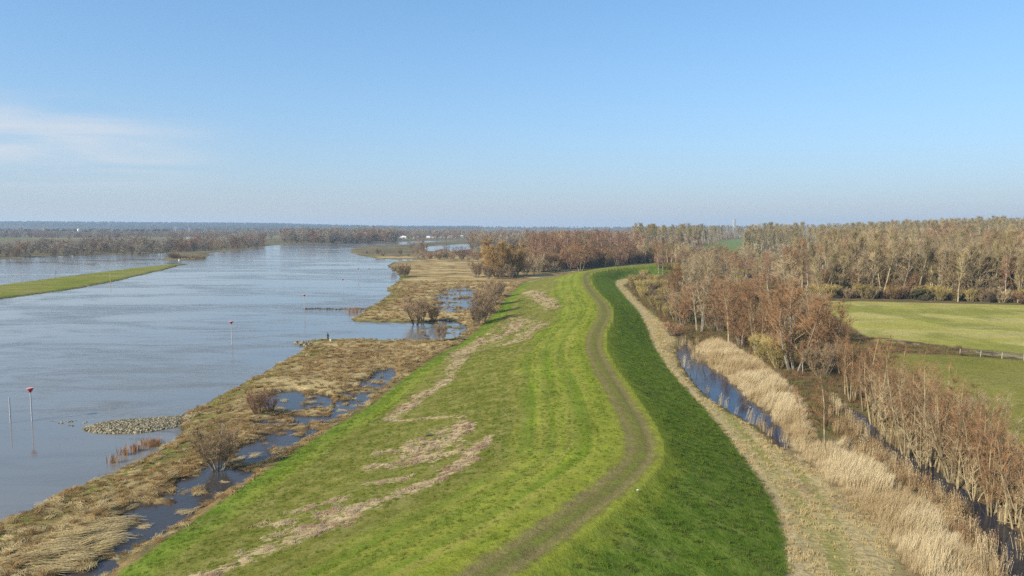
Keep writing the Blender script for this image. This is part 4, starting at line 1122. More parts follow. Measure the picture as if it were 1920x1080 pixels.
def scatter(poly_or_box, dens, seed, test, smin, smax, rdist=None, smod=None, zoff=0.0, tilt=0.12, zs=(0.8, 1.2), rz=None):
    """random points at a density per square metre, thinned by test(T) in 0..1 and by distance"""
    r = np.random.RandomState(seed)
    lo, hi = poly_or_box.min(0), poly_or_box.max(0)
    n = int((hi[0] - lo[0]) * (hi[1] - lo[1]) * dens)
    c = r.uniform(lo, hi, (n, 2))
    R = np.hypot(c[:, 0], c[:, 1])
    k = (np.abs(c[:, 0]) < c[:, 1] * 0.86 + 6) & (R > 40)
    if rdist: k &= r.rand(n) < np.clip((rdist / np.maximum(R, 1)) ** 1.7, 0, 1)
    c = c[k]
    T_ = terrain(c[:, 0], c[:, 1])
    keep_ = r.rand(len(c)) < test(T_, c[:, 0], c[:, 1])
    c = c[keep_]; z = T_['z'][keep_]
    m = len(c)
    R = np.hypot(c[:, 0], c[:, 1])
    s = r.uniform(smin, smax, m)
    if rdist: s = s * np.clip((R / rdist) ** 0.45, 1, 2.2)
    if smod is not None: s = s * smod({k_: v_[keep_] for k_, v_ in T_.items()}, c[:, 0], c[:, 1])
    scl = np.stack([s, s, s * r.uniform(zs[0], zs[1], m)], 1)
    rot = np.stack([r.normal(0, tilt, m), r.normal(0, tilt, m), r.uniform(0, 6.283, m) if rz is None else r.normal(rz[0], rz[1], m)], 1)
    return np.stack([c[:, 0], c[:, 1], z + zoff], 1), scl, rot

# reeds behind the dike
reeds = [clump('reed_clump', 78, 1.4, 0.9, 0.022, 0.26, M['reed'], 200 + k, lean=(0.42, 0.2), plume=False, hvar=.5) for k in range(5)]
rb = np.vstack([REED_A, REED_B])
pt, sc_, ro = scatter(rb, 4.6, 31, lambda T, x, y: ss(-0.3, 0.6, T['reed'] + 0.8 * (fbm(x / 4, y / 4, 81, 2) - .5)) * (T['ditch'] < 0.4) * (0.16 + .84 * ss(.36, .56, fbm(x / 4, y / 4, 82, 3))), 0.75, 1.15, smod=lambda T, x, y: .35 + .65 * ss(0, 2.6, T['reed'] + (fbm(x / 3, y / 3, 91, 2) - .5)))
instancer('reed_bed', pt, sc_, ro * [1, 1, 0.06], reeds, 'pale straw-coloured reeds standing in dense beds beside the ditch', 'reeds')
# sparse reeds fringing the far ditch and the ditch head
pt, sc_, ro = scatter(np.vstack([DITCH_B, DITCH]), 1.4, 32, lambda T, x, y: ss(-2.6, -0.8, T['ditch']) * ss(0.9, 0.1, T['ditch']) * (T['reed'] < 0.3) * (T['verge'] < -0.5) * (x > 20) * 0.6, 0.55, 0.95)
instancer('ditch_reeds', pt, sc_, ro * [1, 1, 1], [clump('reed_thin', 16, 1.7, 0.4, 0.026, 0.12, M['reed'], 210 + k, plume=True) for k in range(3)], 'thin straw reeds fringing the water of the ditches', 'reeds')
brown_reed = blade_mat('brown_reed', (0.33, 0.215, 0.11), (0.46, 0.34, 0.185), 0.15, (0.25, 0.15, 0.075), 0.4)
pt, sc_, ro = scatter(DITCH_B, 2.6, 39, lambda T, x, y: (T['side'] <= 0) * ss(2.3, 1.3, np.abs(pdist(DITCH_B, x, y, 9.0) - 2.6)) * (T['ditch'] < 0.5) * (inside(REED_NEAR, x, y)) * (.3 + .7 * ss(.4, .6, fbm(x / 3, y / 3, 92, 2))), 0.4, 0.85)
instancer('brown_reeds', pt, sc_, ro * [1, 1, 0.2], [clump('brown_reed_clump', 30, 1.75, 0.5, 0.026, 0.14, brown_reed, 214 + k, lean=(.08, .03), plume=True, hvar=.5) for k in range(3)], 'brown reeds standing in the wet margin of the far ditch', 'reeds')
# verge straw
tan = [clump('straw_tuft', 26, 0.30, 0.26, 0.022, 0.7, M['straw_pale'], 220 + k) for k in range(3)]
pt, sc_, ro = scatter(VERGE, 3.6, 33, lambda T, x, y: ss(-0.2, 0.5, T['verge']) * (T['ditch'] < -.3) * (.25 + .75 * ss(.4, .6, fbm(x / 3, y / 3, 83, 3))), 0.55, 1.1, 80)
instancer('verge_straw', pt, sc_, ro, tan, 'short tan straw on the mown strip below the dike', 'dry grass')
# floodplain tussocks
FB = np.array([[-75., 42], [40., 330]])
tus = [clump('tussock', 40, 0.62, 0.30, 0.028, 0.75, M['straw'], 230 + k, flat=0.4) for k in range(4)] + [stalks('laid_straw', 44, 0.6, 1.3, 0.028, M['straw_pale'] if k < 2 else M['straw'], 240 + k, 0.16, 0.35) for k in range(4)]
pt, sc_, ro = scatter(FB, 4.2, 34, lambda T, x, y: (T['coast'] > 0.3) * (T['dike'] < -0.3) * (T['side'] >= 0) * (0.10 * (T['z'] > -.3) + .90 * ss(-0.08, 0.10, T['z'])) * (.15 + .85 * ss(.36, .6, fbm(x / 2.6, y / 1.8, 84, 3))), 0.42, 0.95, 85)
instancer('straw_tussocks', pt, sc_, ro * [1, 1, 1], tus, 'matted tan straw tussocks over the flooded foreland', 'dry grass')
# one lodged patch of pale reed near the bottom left
LODGE = PP([(60, 1062), (110, 1018), (180, 985), (235, 975), (215, 1010), (160, 1050), (90, 1075)], 0.2)
lp = sample(LODGE, 34, 0.7, 40)
lz = np.maximum(height(lp[:, 0], lp[:, 1]), 0.02)
r = np.random.RandomState(41)
instancer('lodged_reed', np.column_stack([lp, lz + 0.08]), np.ones((34, 3)) * r.uniform(.8, 1.3, (34, 1)), np.column_stack([r.normal(0, .08, (34, 2)), r.normal(0.35, .3, 34)]),
          [stalks('lodged_stalks', 60, 0.8, 1.9, 0.03, M['straw_pale'], 245 + k, 0.25, 0.25) for k in range(2)], 'swept-over pale reed lying in the flood water', 'reeds')
# flotsam on the dike
fl = [stalks('flotsam_stalks', 40, 0.45, 0.8, 0.032, M['flot'], 250 + k, 0.13, 0.8) for k in range(3)]
def deb_at(T, x, y):
    d = strip_debris(x, y)
    for q in DEB_AREA: d = np.maximum(d, 0.62 * ss(-1.5, 2.5, sd(q, x, y, 6.0)) * ss(0.36, 0.56, fbm(x / 2.6, y / 1.3, 71, 3)))
    return ss(0.45, 0.85, d + 2.2 * (fbm(x / 1.1, y / .8, 85, 3) - .5)) * (T['dike'] > -1) * (d > 0.15)
pt, sc_, ro = scatter(np.array([[-40., 45], [30., 260]]), 3.2, 35, deb_at, 0.4, 0.85, 90)
instancer('flood_debris', pt, sc_, ro, fl, 'pinkish-tan reed debris left in strips on the river side of the dike', 'debris')
# turf
tf = [clump('turf_tuft', 16, 0.15, 0.20, 0.022, 0.5, M['turf'], 260 + k) for k in range(3)]
DB = np.array([[-42., 42], [36., 240]])
pt, sc_, ro = scatter(DB, 5.2, 36, lambda T, x, y: (T['dike'] > 0.1) * (T['side'] > 0) * ss(1.5, 2.4, T['dc'] + .6 * (fbm(x, y, 86, 2) - .5)) * (0.3 + .7 * ss(.36, .6, fbm(T['dc'] / 1.1, T['arc'] / 14, 87, 3))) * (1 - .35 * ss(15, 9, T['dc']) * ss(.1, .7, np.sin(-2.3 * T['dc'] + 2.5))) * (1 - .85 * deb_at(T, x, y)), 0.5, 1.1, 75)
instancer('dike_grass', pt, sc_, ro, tf, 'short bright green grass on the river side of the dike', 'grass')
tf2 = [clump('deep_tuft', 18, 0.19, 0.24, 0.024, 0.7, M['turf_deep'], 265 + k) for k in range(3)]
pt, sc_, ro = scatter(DB, 5.0, 37, lambda T, x, y: (T['dike'] > -0.4) * (T['side'] < 0) * ss(2.2, 3.0, T['dc']) * (0.3 + .7 * ss(.38, .6, fbm(x / 2.2, y / 2.2, 88, 3))), 0.55, 1.15, 75)
instancer('dike_grass', pt, sc_, ro, tf2, 'long dark green grass on the landward slope of the dike', 'grass')
# copse and thicket undergrowth
ug = [clump('undergrowth_tuft', 22, 0.9, 0.5, 0.03, 0.6, M['litter'], 270 + k, flat=.2) for k in range(3)] + [stalks('fallen_twigs', 22, 0.8, 1.4, 0.04, M['litter'], 275, 0.3, 1.5)]
pt, sc_, ro = scatter(np.vstack([COPSE, MIDWOOD, PP([(1100, 515)])]), 1.5, 38, lambda T, x, y: (T['dike'] < -0.5) * (T['side'] <= 0) * (x > 8) * (T['verge'] < 0) * (T['reed'] < 0.2) * (T['meadow'] < -.5) * (T['ditch'] < -.3) * .9, 0.6, 1.2, 130)
instancer('undergrowth', pt, sc_, ro, ug, 'brown dead stalks and twigs under the copse and thickets', 'undergrowth')
# rusty reed clumps in the river
for i, (u, v, n_, w, lb) in enumerate(((214, 868, 4, .5, 'small rusty reed clump farthest out in the river'), (232, 853, 5, .6, 'thin tan reed clump second from the outer end'), (253, 846, 6, .6, 'short rusty reed clump beside the largest one in the river'),
                                       (285, 836, 16, 1.3, 'largest rusty reed clump in the river by the bank'), (664, 586, 14, 2.2, 'brown reed clump at the root of the far groyne'))):
    p = P(u, v, 0)
    e = bpy.data.objects.new('reed_clump', None); COL.objects.link(e); e.location = (p[0], p[1], 0.0)
    tag(e, lb, 'reeds')
    r = np.random.RandomState(300 + i); V, F = [], []
    for k in range(n_ * 14):
        x, y = r.normal(0, w * .6), r.normal(0, w * .35); hh = r.uniform(.5, 1.15) * (1 if i < 4 else 1.7); a = r.uniform(0, 6.28); dx, dy = np.array([math.cos(a), math.sin(a)]) * hh * r.uniform(.1, .5)
        wx, wy = math.sin(a) * .02, -math.cos(a) * .02; b = len(V)
        V += [(x - wx, y - wy, -.3), (x + wx, y + wy, -.3), (x + dx * .4 + wx, y + dy * .4 + wy, hh * .65), (x + dx * .4 - wx, y + dy * .4 - wy, hh * .65), (x + dx, y + dy, hh)]
        F += [(b, b + 1, b + 2, b + 3), (b + 3, b + 2, b + 4)]
    me = bpy.data.meshes.new('stalks'); me.from_pydata(V, [], F); me.materials.append(M['reed_red']); me.update()
    o = bpy.data.objects.new('stalks', me); COL.objects.link(o); o.parent = e

# ------------------------------------------------------------------ masses of far trees
def joined(kind):
    out = []
    for t_me, c_me, h0 in ARCH[kind]:
        me = bpy.data.meshes.new('far_tree')
        V = [v.co[:] for v in t_me.vertices]; F = [tuple(p.vertices) for p in t_me.polygons]; n = len(V); nf = len(F)
        V += [v.co[:] for v in c_me.vertices]; F += [tuple(i + n for i in p.vertices) for p in c_me.polygons]
        me.from_pydata(V, [], F); me.materials.append(t_me.materials[0]); me.materials.append(c_me.materials[0])
        mi = np.zeros(len(F), np.int32); mi[nf:] = 1; me.polygons.foreach_set('material_index', mi); me.update()
        out.append((bpy.data.objects.new('far_tree', me), h0))
    return out

FAR_VAR = [o for o, h in joined('far_bare')] + [o for o, h in joined('far_red')]
POP_VAR = [o for o, h in joined('poplar')]
def mass(name, pts, h, h0, variants, label, cat='trees', seed=0):
    r = np.random.RandomState(seed)
    pts = np.asarray(pts); n = len(pts); z = height(pts[:, 0], pts[:, 1])
    ok = z > 0.1; pts, z = pts[ok], z[ok]; n = len(pts)
    s = np.array([r.uniform(h[0], h[1]) for _ in range(n)]) / h0
    instancer(name, np.column_stack([pts, z - .1]), np.column_stack([s * 1.1, s * 1.1, s]), np.column_stack([np.zeros((n, 2)), r.uniform(0, 6.28, n)]), variants, label, cat)

DEEP = np.array([[185, 425], [335, 628], [530, 630], [430, 410], [620, 420], [1000, 800], [820, 1100], [380, 1050], [250, 640]])
mass('deep_wood', sample(np.array([[148, 420], [300, 640], [525, 625], [425, 405], [640, 430], [1000, 800], [820, 1100], [470, 1050], [300, 680]]), 1500, 0, 50), (17, 24), 20, POP_VAR, 'olive-brown tree tops of the wood receding to the right horizon')
r = np.random.RandomState(55)
def ring_pts(n, u0, u1, d0, d1, holes=True):
    u = r.uniform(u0, u1, n); d = np.sqrt(r.uniform(d0 ** 2, d1 ** 2, n))
    return np.column_stack([(u - 960) / FPX * d, d])
pts = []
for (u0, u1, d0, d1, n) in ((745, 900, 1500, 2600, 260), (530, 745, 1230, 1700, 420), (880, 1060, 700, 1150, 170), (1040, 1300, 620, 1100, 260), (1180, 1480, 1000, 1900, 330), (860, 1260, 1300, 2600, 260),
                            (1300, 2000, 1500, 2800, 360)):
    if u0 < 1180 : pts.append(ring_pts(n, u0, u1, d0, d1))
mass('far_wood', np.vstack(pts), (12, 20), 14, FAR_VAR, 'bare far-off woods beyond the river and the dike', seed=3)
tp = np.vstack([ring_pts(n, *q) for n, q in ((420, (1190, 1500, 620, 1000)), (520, (1180, 1560, 1000, 2000)), (420, (1400, 2050, 1300, 2800)))])
tp = tp[sd(FAR_GREEN, tp[:, 0], tp[:, 1], 10.0) < 0]
mass('tan_far_wood', tp, (16, 27), 20, POP_VAR + [o for o, h in joined('round_tan')][:1], 'tan and olive far woods behind the mixed scrub', seed=8)
pts = []
for k in range(46):          # hedgerows and small woods on the far plain
    u = r.uniform(-250, 2150); d = r.uniform(1300, 4300); n = r.randint(25, 75)
    c = np.array([(u - 960) / FPX * d, d]); L = r.uniform(100, 420); W = r.uniform(8, 70)
    pts.append(c + np.column_stack([r.uniform(-L, L, n), r.uniform(-W, W, n)]))
for k in range(34):
    u = r.uniform(-260, 560); d = r.uniform(1500, 3600); n = r.randint(40, 90)
    c = np.array([(u - 960) / FPX * d, d]); L = r.uniform(120, 420); W = r.uniform(15, 60)
    pts.append(c + np.column_stack([r.uniform(-L, L, n), r.uniform(-W, W, n)]))
mass('distant_tree_belts', np.vstack(pts), (10, 17), 14, FAR_VAR, 'belts of bare trees scattered over the far plain', seed=4)
con = []
for k in range(3):
    t = Plant(400 + k)
    t.seg['trunk'].append((np.array([0, 0, -1.]), np.array([0, 0, 9.]), .3, .1))
    for q in range(420):
        zz = t.r.uniform(.12, 1); a = t.r.uniform(0, 6.28); rad = 4.4 * math.sin(min(1, .25 + zz * .72) * math.pi) ** .7 * t.r.uniform(.4, 1)
        t.leaf.append((np.array([math.cos(a) * rad, math.sin(a) * rad, zz * 14]), t.r.uniform(.5, 1.1)))
    tv, cv = t.mesh_part('trunk', 4), t.mesh_part('crown', 3)
    me = bpy.data.meshes.new('ridge_tree'); n = len(tv[0])
    me.from_pydata(tv[0].tolist() + cv[0].tolist(), [], tv[1].tolist() + (cv[1] + n).tolist()); me.materials.append(M['leaf_far']); me.update()
    con.append(bpy.data.objects.new('ridge_tree', me))
pts = np.vstack([ring_pts(5200, -300, 900, 4400, 6600), ring_pts(900, 900, 2200, 4800, 6600), ring_pts(900, -280, 700, 2600, 3900), ring_pts(260, -280, 330, 1900, 2500)])
mass('ridge_forest', pts, (11, 18), 14, con, 'dark blue-green forest covering the far ridge', seed=5)

# ------------------------------------------------------------------ built things
def bm_mesh(name, V, F, mat, parent=None):
    me = bpy.data.meshes.new(name); me.from_pydata([tuple(map(float, v)) for v in V], [], F); me.materials.append(mat); me.update()
    o = bpy.data.objects.new(name, me); COL.objects.link(o)
    if parent: o.parent = parent
    return o
def cyl(p, q, ra, rb, n=10, cap=True):
    p, q = Vector(p), Vector(q); d = (q - p).normalized(); u = d.orthogonal().normalized(); w = d.cross(u)
    V = [p + (u * math.cos(a) + w * math.sin(a)) * ra for a in [k * 2 * math.pi / n for k in range(n)]] + [q + (u * math.cos(a) + w * math.sin(a)) * rb for a in [k * 2 * math.pi / n for k in range(n)]]
    F = [(k, (k + 1) % n, (k + 1) % n + n, k + n) for k in range(n)]
    if cap: F += [tuple(range(n))[::-1], tuple(range(n, 2 * n))]
    return [tuple(v) for v in V], F
def box(x0, x1, y0, y1, z0, z1):
    V = [(x0, y0, z0), (x1, y0, z0), (x1, y1, z0), (x0, y1, z0), (x0, y0, z1), (x1, y0, z1), (x1, y1, z1), (x0, y1, z1)]
    return V, [(3, 2, 1, 0), (4, 5, 6, 7), (0, 1, 5, 4), (1, 2, 6, 5), (2, 3, 7, 6), (3, 0, 4, 7)]
def merge(parts):
    V, F = [], []
    for v, f in parts:
        b = len(V); V += list(v); F += [tuple(i + b for i in q) for q in f]
    return V, F
def empty(name, x, y, z, label, cat, group=None, rz=0):
    e = bpy.data.objects.new(name, None); COL.objects.link(e); e.location = (x, y, z); e.rotation_euler = (0, 0, rz)
    return tag(e, label, cat, group)

M['steel'] = plain_mat('galvanised_steel', (0.42, 0.42, 0.42), 0.2, 6, 0.5, 0.05, 0.5)
M['red'] = plain_mat('red_paint', (0.42, 0.02, 0.025), 0.25, 5, 0.5, 0.0, 0.4)
M['white'] = plain_mat('white_paint', (0.8, 0.79, 0.77), 0.1, 3, 0.6, 0.05, 0.3)
M['yellow'] = plain_mat('yellow_paint', (0.6, 0.42, 0.10), 0.15, 5, 0.6, 0.0)
M['stone'] = plain_mat('pale_stone', (0.33, 0.275, 0.18), 0.5, 2.5, 0.9, 0.0, col2=(0.065, 0.062, 0.034))
M['stone_dark'] = plain_mat('wet_dark_stone', (0.11, 0.10, 0.085), 0.5, 2.0, 0.8, 0.0)
M['wood_post'] = plain_mat('weathered_wood', (0.40, 0.34, 0.24), 0.3, 5, 0.9, 0.15)
M['roof_red'] = plain_mat('roof_red', (0.24, 0.085, 0.05), 0.3, 1, 0.8, 0.2)
M['roof_dark'] = plain_mat('roof_dark', (0.06, 0.058, 0.06), 0.3, 1, 0.8, 0.2)
M['glass'] = plain_mat('window_dark', (0.03, 0.035, 0.04), 0.2, 1, 0.2, 0.0, 0.5)
M['concrete'] = plain_mat('pale_concrete', (0.40, 0.41, 0.42), 0.12, .2, 0.8, 0.0)
M['concrete_dark'] = plain_mat('grey_concrete', (0.30, 0.31, 0.33), 0.12, .2, 0.8, 0.0)

def beacon(u, v, vtop, label, top=True):
    p = P(u, v, 0); depth = p[1] * math.cos(PITCH) + CAM_H * math.sin(PITCH); h = (v - vtop) / FPX * depth
    e = empty('groyne_beacon' if top else 'mooring_pole', p[0], p[1], 0, label, 'beacon' if top else 'pole', 'groyne beacons with red topmarks' if top else None)
    hp = h - 0.62 if top else h
    V, F = merge([cyl((0, 0, -2.0), (0, 0, hp), 0.085, 0.075, 12), cyl((0, 0, 0.9), (0, 0, 1.0), 0.11, 0.11, 12)])
    bm_mesh('pole', V, F, M['steel'], e)
    if top:
        bm_mesh('topmark', *cyl((0, 0, hp - .02), (0, 0, hp + .52), 0.07, 0.40, 14), M['red'], e)
        bm_mesh('rim', *cyl((0, 0, hp + .523), (0, 0, hp + .62), 0.41, 0.41, 14), plain_rim, e)
    return e
plain_rim = plain_mat('pale_red_paint', (0.62, 0.30, 0.30), 0.2, 4, 0.5, 0.0)
beacon(60, 790, 726, 'nearest groyne beacon, grey pole with red inverted cone')
beacon(435, 645, 602, 'middle groyne beacon standing in open water off the straw point')
beacon(571, 581, 552, 'beacon at the tip of the far low groyne')
beacon(643, 545, 523, 'distant beacon in the river before the green bank')
beacon(672, 519, 503, 'small distant beacon in the river, left of its neighbour')
beacon(692, 517, 503, 'small distant beacon in the river nearest the bank')
beacon(20, 793, 744, 'plain grey pole without topmark left of the nearest beacon', False)
p = P(207, 531.5, 0.1)
e = empty('marker_post', p[0], p[1], float(height(*p)[0]) - .1, 'yellow marker post on the river edge of the green island', 'post')
bm_mesh('pole', *cyl((0, 0, -.5), (0, 0, 5.0), .09, .09, 8), M['yellow'], e); bm_mesh('cap', *cyl((0, 0, 5.002), (0, 0, 5.3), .12, .04, 8), M['white'], e)

p = P(336, 488.5, 0)
e = empty('white_buoy', p[0], p[1], 0, 'small white float on the water beside the islet off the spit', 'buoy')
bm_mesh('body', *merge([cyl((0, 0, -.3), (0, 0, .35), .55, .6, 12), cyl((0, 0, .352), (0, 0, .9), .6, .12, 12)]), M['white'], e)
bm_mesh('staff', *cyl((0, 0, .9), (0, 0, 1.5), .05, .05, 6), M['white'], e)
# stones of the groynes
def rocks(name, pts, size, seed, parent=None, mt='stone'):
    import bmesh
    r = np.random.RandomState(seed)
    bm = bmesh.new(); bmesh.ops.create_icosphere(bm, subdivisions=1, radius=1.0)
    bv = np.array([v.co[:] for v in bm.verts]); bf = np.array([[v.index for v in f.verts] for f in bm.faces]); bm.free()
    V, F = [], []
    for p in pts:
        s = size * r.uniform(.6, 1.5); q = bv * r.uniform(.65, 1.25, (len(bv), 1)) * np.array([s * r.uniform(.8, 1.4), s, s * r.uniform(.5, .9)])
        a = r.uniform(0, 6.28); c, sn = math.cos(a), math.sin(a)
        q = np.column_stack([q[:, 0] * c - q[:, 1] * sn, q[:, 0] * sn + q[:, 1] * c, q[:, 2]]) + p
        F.append(bf + len(V) * len(bv)); V.append(q)
    o = mesh_obj(name, np.concatenate(V), np.concatenate(F), M[mt], parent)
    o['kind'] = 'stuff'
    return o
c = GROYNE.mean(0); e = empty('stone_groyne', c[0], c[1], 0.0, 'pale rubble-stone groyne reaching into the river from the near bank', 'groyne')
gp = sample(GROYNE, 2300, 0.1, 60); gz = height(gp[:, 0], gp[:, 1])
o = rocks('stones', np.column_stack([gp - c, np.maximum(gz, -.1) + .04]), 0.135, 61, e)
gp = PP([(RNG.uniform(95, 165), 793 + RNG.uniform(-4, 6)) for _ in range(40)], 0); bm_ = rocks('outer_stones', np.column_stack([gp - c, RNG.uniform(-.22, -.02, 40)]), 0.22, 62, e)
pts = []
for k in range(260):
    t_ = RNG.rand() * 2.999; i = int(t_); q = GROYNE_FAR[i] + (GROYNE_FAR[i + 1] - GROYNE_FAR[i]) * (t_ - i); pts.append([q[0], q[1] + RNG.normal(0, .6), RNG.uniform(-.15, .2)])
c = GROYNE_FAR.mean(0); e = empty('stone_groyne', c[0], c[1], 0.0, 'low dark stone groyne ending at the far beacon', 'groyne'); rocks('stones', np.array(pts) - [c[0], c[1], 0.05], 0.26, 63, e, 'stone_dark')
c = GROYNE_SPIT.mean(0); e = empty('stone_groyne', c[0], c[1], 0.0, 'small stone tip below the standing person', 'groyne'); gp = sample(GROYNE_SPIT, 130, 0, 64)
rocks('stones', np.column_stack([gp - c, RNG.uniform(0, .35, 130)]), 0.3, 65, e)

# fence between the two pastures
e = empty('pasture_fence', 0, 0, 0, 'post fence with wires between upper and lower pasture', 'fence')
FL = PP([(1800, 661.5), (1850, 666.5), (1920, 674), (2060, 690)], 0.8)
Ls = np.r_[0, np.cumsum(np.linalg.norm(np.diff(FL, axis=0), axis=1))]
pm = None; tops = []
for s in np.arange(0, Ls[-1], 3.4):
    x, y = np.interp(s, Ls, FL[:, 0]), np.interp(s, Ls, FL[:, 1]); z = float(height(x, y)[0])
    if pm is None:
        o = bm_mesh('post', *merge([box(-.06, .06, -.06, .06, -.4, 1.15), cyl((0, 0, 1.152), (0, 0, 1.2), .07, .03, 6)]), M['wood_post'], e); pm = o.data
    else:
        o = bpy.data.objects.new('post', pm); COL.objects.link(o); o.parent = e
    o.location = (x, y, z); o.rotation_euler = (RNG.normal(0, .04), RNG.normal(0, .04), 0.2); tops.append((x, y, z))
for hgt in (0.5, 0.8, 1.08):
    bm_mesh('wire', *merge([cyl((a[0], a[1] - .09, a[2] + hgt), (b[0], b[1] - .09, b[2] + hgt), .008, .008, 4, False) for a, b in zip(tops[:-1], tops[1:])]), M['steel'], e)

# houses and caravans across the river
def house(u, v, w, h, roofm, label, group, d=None, cat='house'):
    p = P(u, v, 0.5); z = float(height(*p)[0]); d = d or w * .7
    e = empty('riverside_cabin' if cat == 'cabin' else 'house', p[0], p[1], z, label, cat, group, RNG.uniform(-.3, .3))
    bm_mesh('wall', *box(-w / 2, w / 2, -d / 2, d / 2, -.5, h), M['white'], e)
    rh = h * .55
    V = [(-w / 2 - .2, -d / 2 - .3, h + .003), (w / 2 + .2, -d / 2 - .3, h + .003), (w / 2 + .2, d / 2 + .3, h + .003), (-w / 2 - .2, d / 2 + .3, h + .003), (-w / 2 - .2, 0, h + rh), (w / 2 + .2, 0, h + rh)]
    bm_mesh('roof', V, [(0, 1, 5, 4), (2, 3, 4, 5), (1, 2, 5), (3, 0, 4), (3, 2, 1, 0)], roofm, e)
    for k in (-.28, .22):
        f = bm_mesh('window', *box(k * w - .5, k * w + .5, -d / 2 - .03, -d / 2 - .004, h * .35, h * .78), M['glass'], e)
    bm_mesh('door', *box(-.03 * w - .4, -.03 * w + .4, -d / 2 - .035, -d / 2 - .004, 0, h * .75), M['roof_dark'], e)
    return e
xs = [728, 734, 741, 746, 752, 758, 778, 783, 803, 809, 815, 823, 830, 836, 845, 853, 866]
for i, u in enumerate(xs):
    house(u, 447.5 - (u - 728) * .017, RNG.uniform(5.5, 9), RNG.uniform(2.6, 3.6), M['roof_red'] if 8 < i < 14 else (M['white'] if i % 3 else M['roof_dark']),
          'red-roofed white cabin in the row beyond the river' if 8 < i < 14 else ('all-white cabin in the row beyond the river' if i % 3 else 'dark-roofed white cabin in the row beyond the river'),
          'cabins with red roofs' if 8 < i < 14 else ('all-white cabins' if i % 3 else 'cabins with dark roofs'), cat='cabin')
for u, v, lb in ((165, 438, 'low pale house on the far plain beside the white tower'), (195, 440, 'long low white house on the far plain, right of the white tower'), (355, 447, 'small white house below the right pylon')):
    house(u, v, 16 if u == 195 else 9, 4, M['roof_red'] if u == 165 else M['roof_dark'], lb, None, 8)
p = P(1448, 433, 10); house(1448, 431, 26, 5, M['roof_dark'], 'dark-roofed barn among trees on the right horizon', None, 12, 'barn')
# white round tower on the far plain
p = P(148, 442, .5); e = empty('white_tower', p[0], p[1], float(height(*p)[0]), 'bright white round tower rising over the far left tree line', 'tower')
V, F = merge([cyl((0, 0, 0), (0, 0, 10), 2.2, 2.2, 16), cyl((0, 0, 10.003), (0, 0, 13), 2.2, 3.6, 16), cyl((0, 0, 13.003), (0, 0, 17), 3.6, 3.6, 16)])
bm_mesh('shaft', V, F, M['white'], e)
V, F = merge([cyl((0, 0, 17.003), (0, 0, 18.4), 3.6, 2.4, 16, False), cyl((0, 0, 18.4), (0, 0, 19), 2.4, .1, 16)]); bm_mesh('dome', V, F, M['white'], e)
# tower block on the right horizon
d = 2600.; x = (1375 - 960) / FPX * d; z0 = float(height(x, d)[0])
e = empty('tower_block', x, d, z0, 'pale slender tower standing above the trees on the right horizon', 'tower')
bm_mesh('shaft', *box(-3.6, 1.6, -5, 5, -1, CAM_H - z0 + 27), M['concrete'], e); bm_mesh('side_shaft', *box(1.604, 4.6, -4, 4, -1, CAM_H - z0 + 29), M['concrete_dark'], e)
for k in range(9): bm_mesh('window_band', *box(-2.9, 1.0, -5.06, -5.004, 8 + k * 5, 10 + k * 5), M['concrete_dark'], e)
# lattice pylons
def pylon(u, vb, vt, d, label):
    x = (u - 960) / FPX * d; z0 = float(height(x, d)[0]); H = CAM_H + (424.9 - vt) / FPX * d - z0
    e = empty('power_pylon', x, d, z0, label, 'pylon', 'lattice power pylons')
    q = []; w0, w1 = H * .075, H * .02
    at = lambda t, sx, sy: (sx * (w0 + (w1 - w0) * t), sy * (w0 + (w1 - w0) * t), H * t)
    for sx in (-1, 1):
        for sy in (-1, 1): q.append(cyl(at(0, sx, sy), at(1, sx, sy), .28, .2, 4))
    bm_mesh('legs', *merge(q), M['steel'], e)
    q = []
    for k in range(9):
        a, b = k / 9, (k + 1) / 9
        for s in (-1, 1):
            q += [cyl(at(a, -1, s), at(b, 1, s), .13, .13, 4), cyl(at(a, 1, s), at(b, -1, s), .13, .13, 4), cyl(at(a, s, -1), at(b, s, 1), .13, .13, 4), cyl(at(a, s, 1), at(b, s, -1), .13, .13, 4)]
    bm_mesh('lattice', *merge(q), M['steel'], e)
    for t, L in ((.72, .16), (.84, .20), (.95, .13)):
        bm_mesh('cross_arm', *merge([cyl((-L * H, 0, H * t), (L * H, 0, H * t), .2, .2, 4), cyl((-L * H, 0, H * t), (0, 0, H * (t + .05)), .15, .15, 4), cyl((L * H, 0, H * t), (0, 0, H * (t + .05)), .15, .15, 4)]), M['steel'], e)
pylon(331, 447, 424.5, 2300, 'lattice pylon left of its neighbour on the far left plain')
pylon(357, 447, 427, 2300, 'lattice pylon right of its neighbour, above the small white house')
pylon(84, 445, 428, 2400, 'lattice pylon at the far left, left of the white tower')

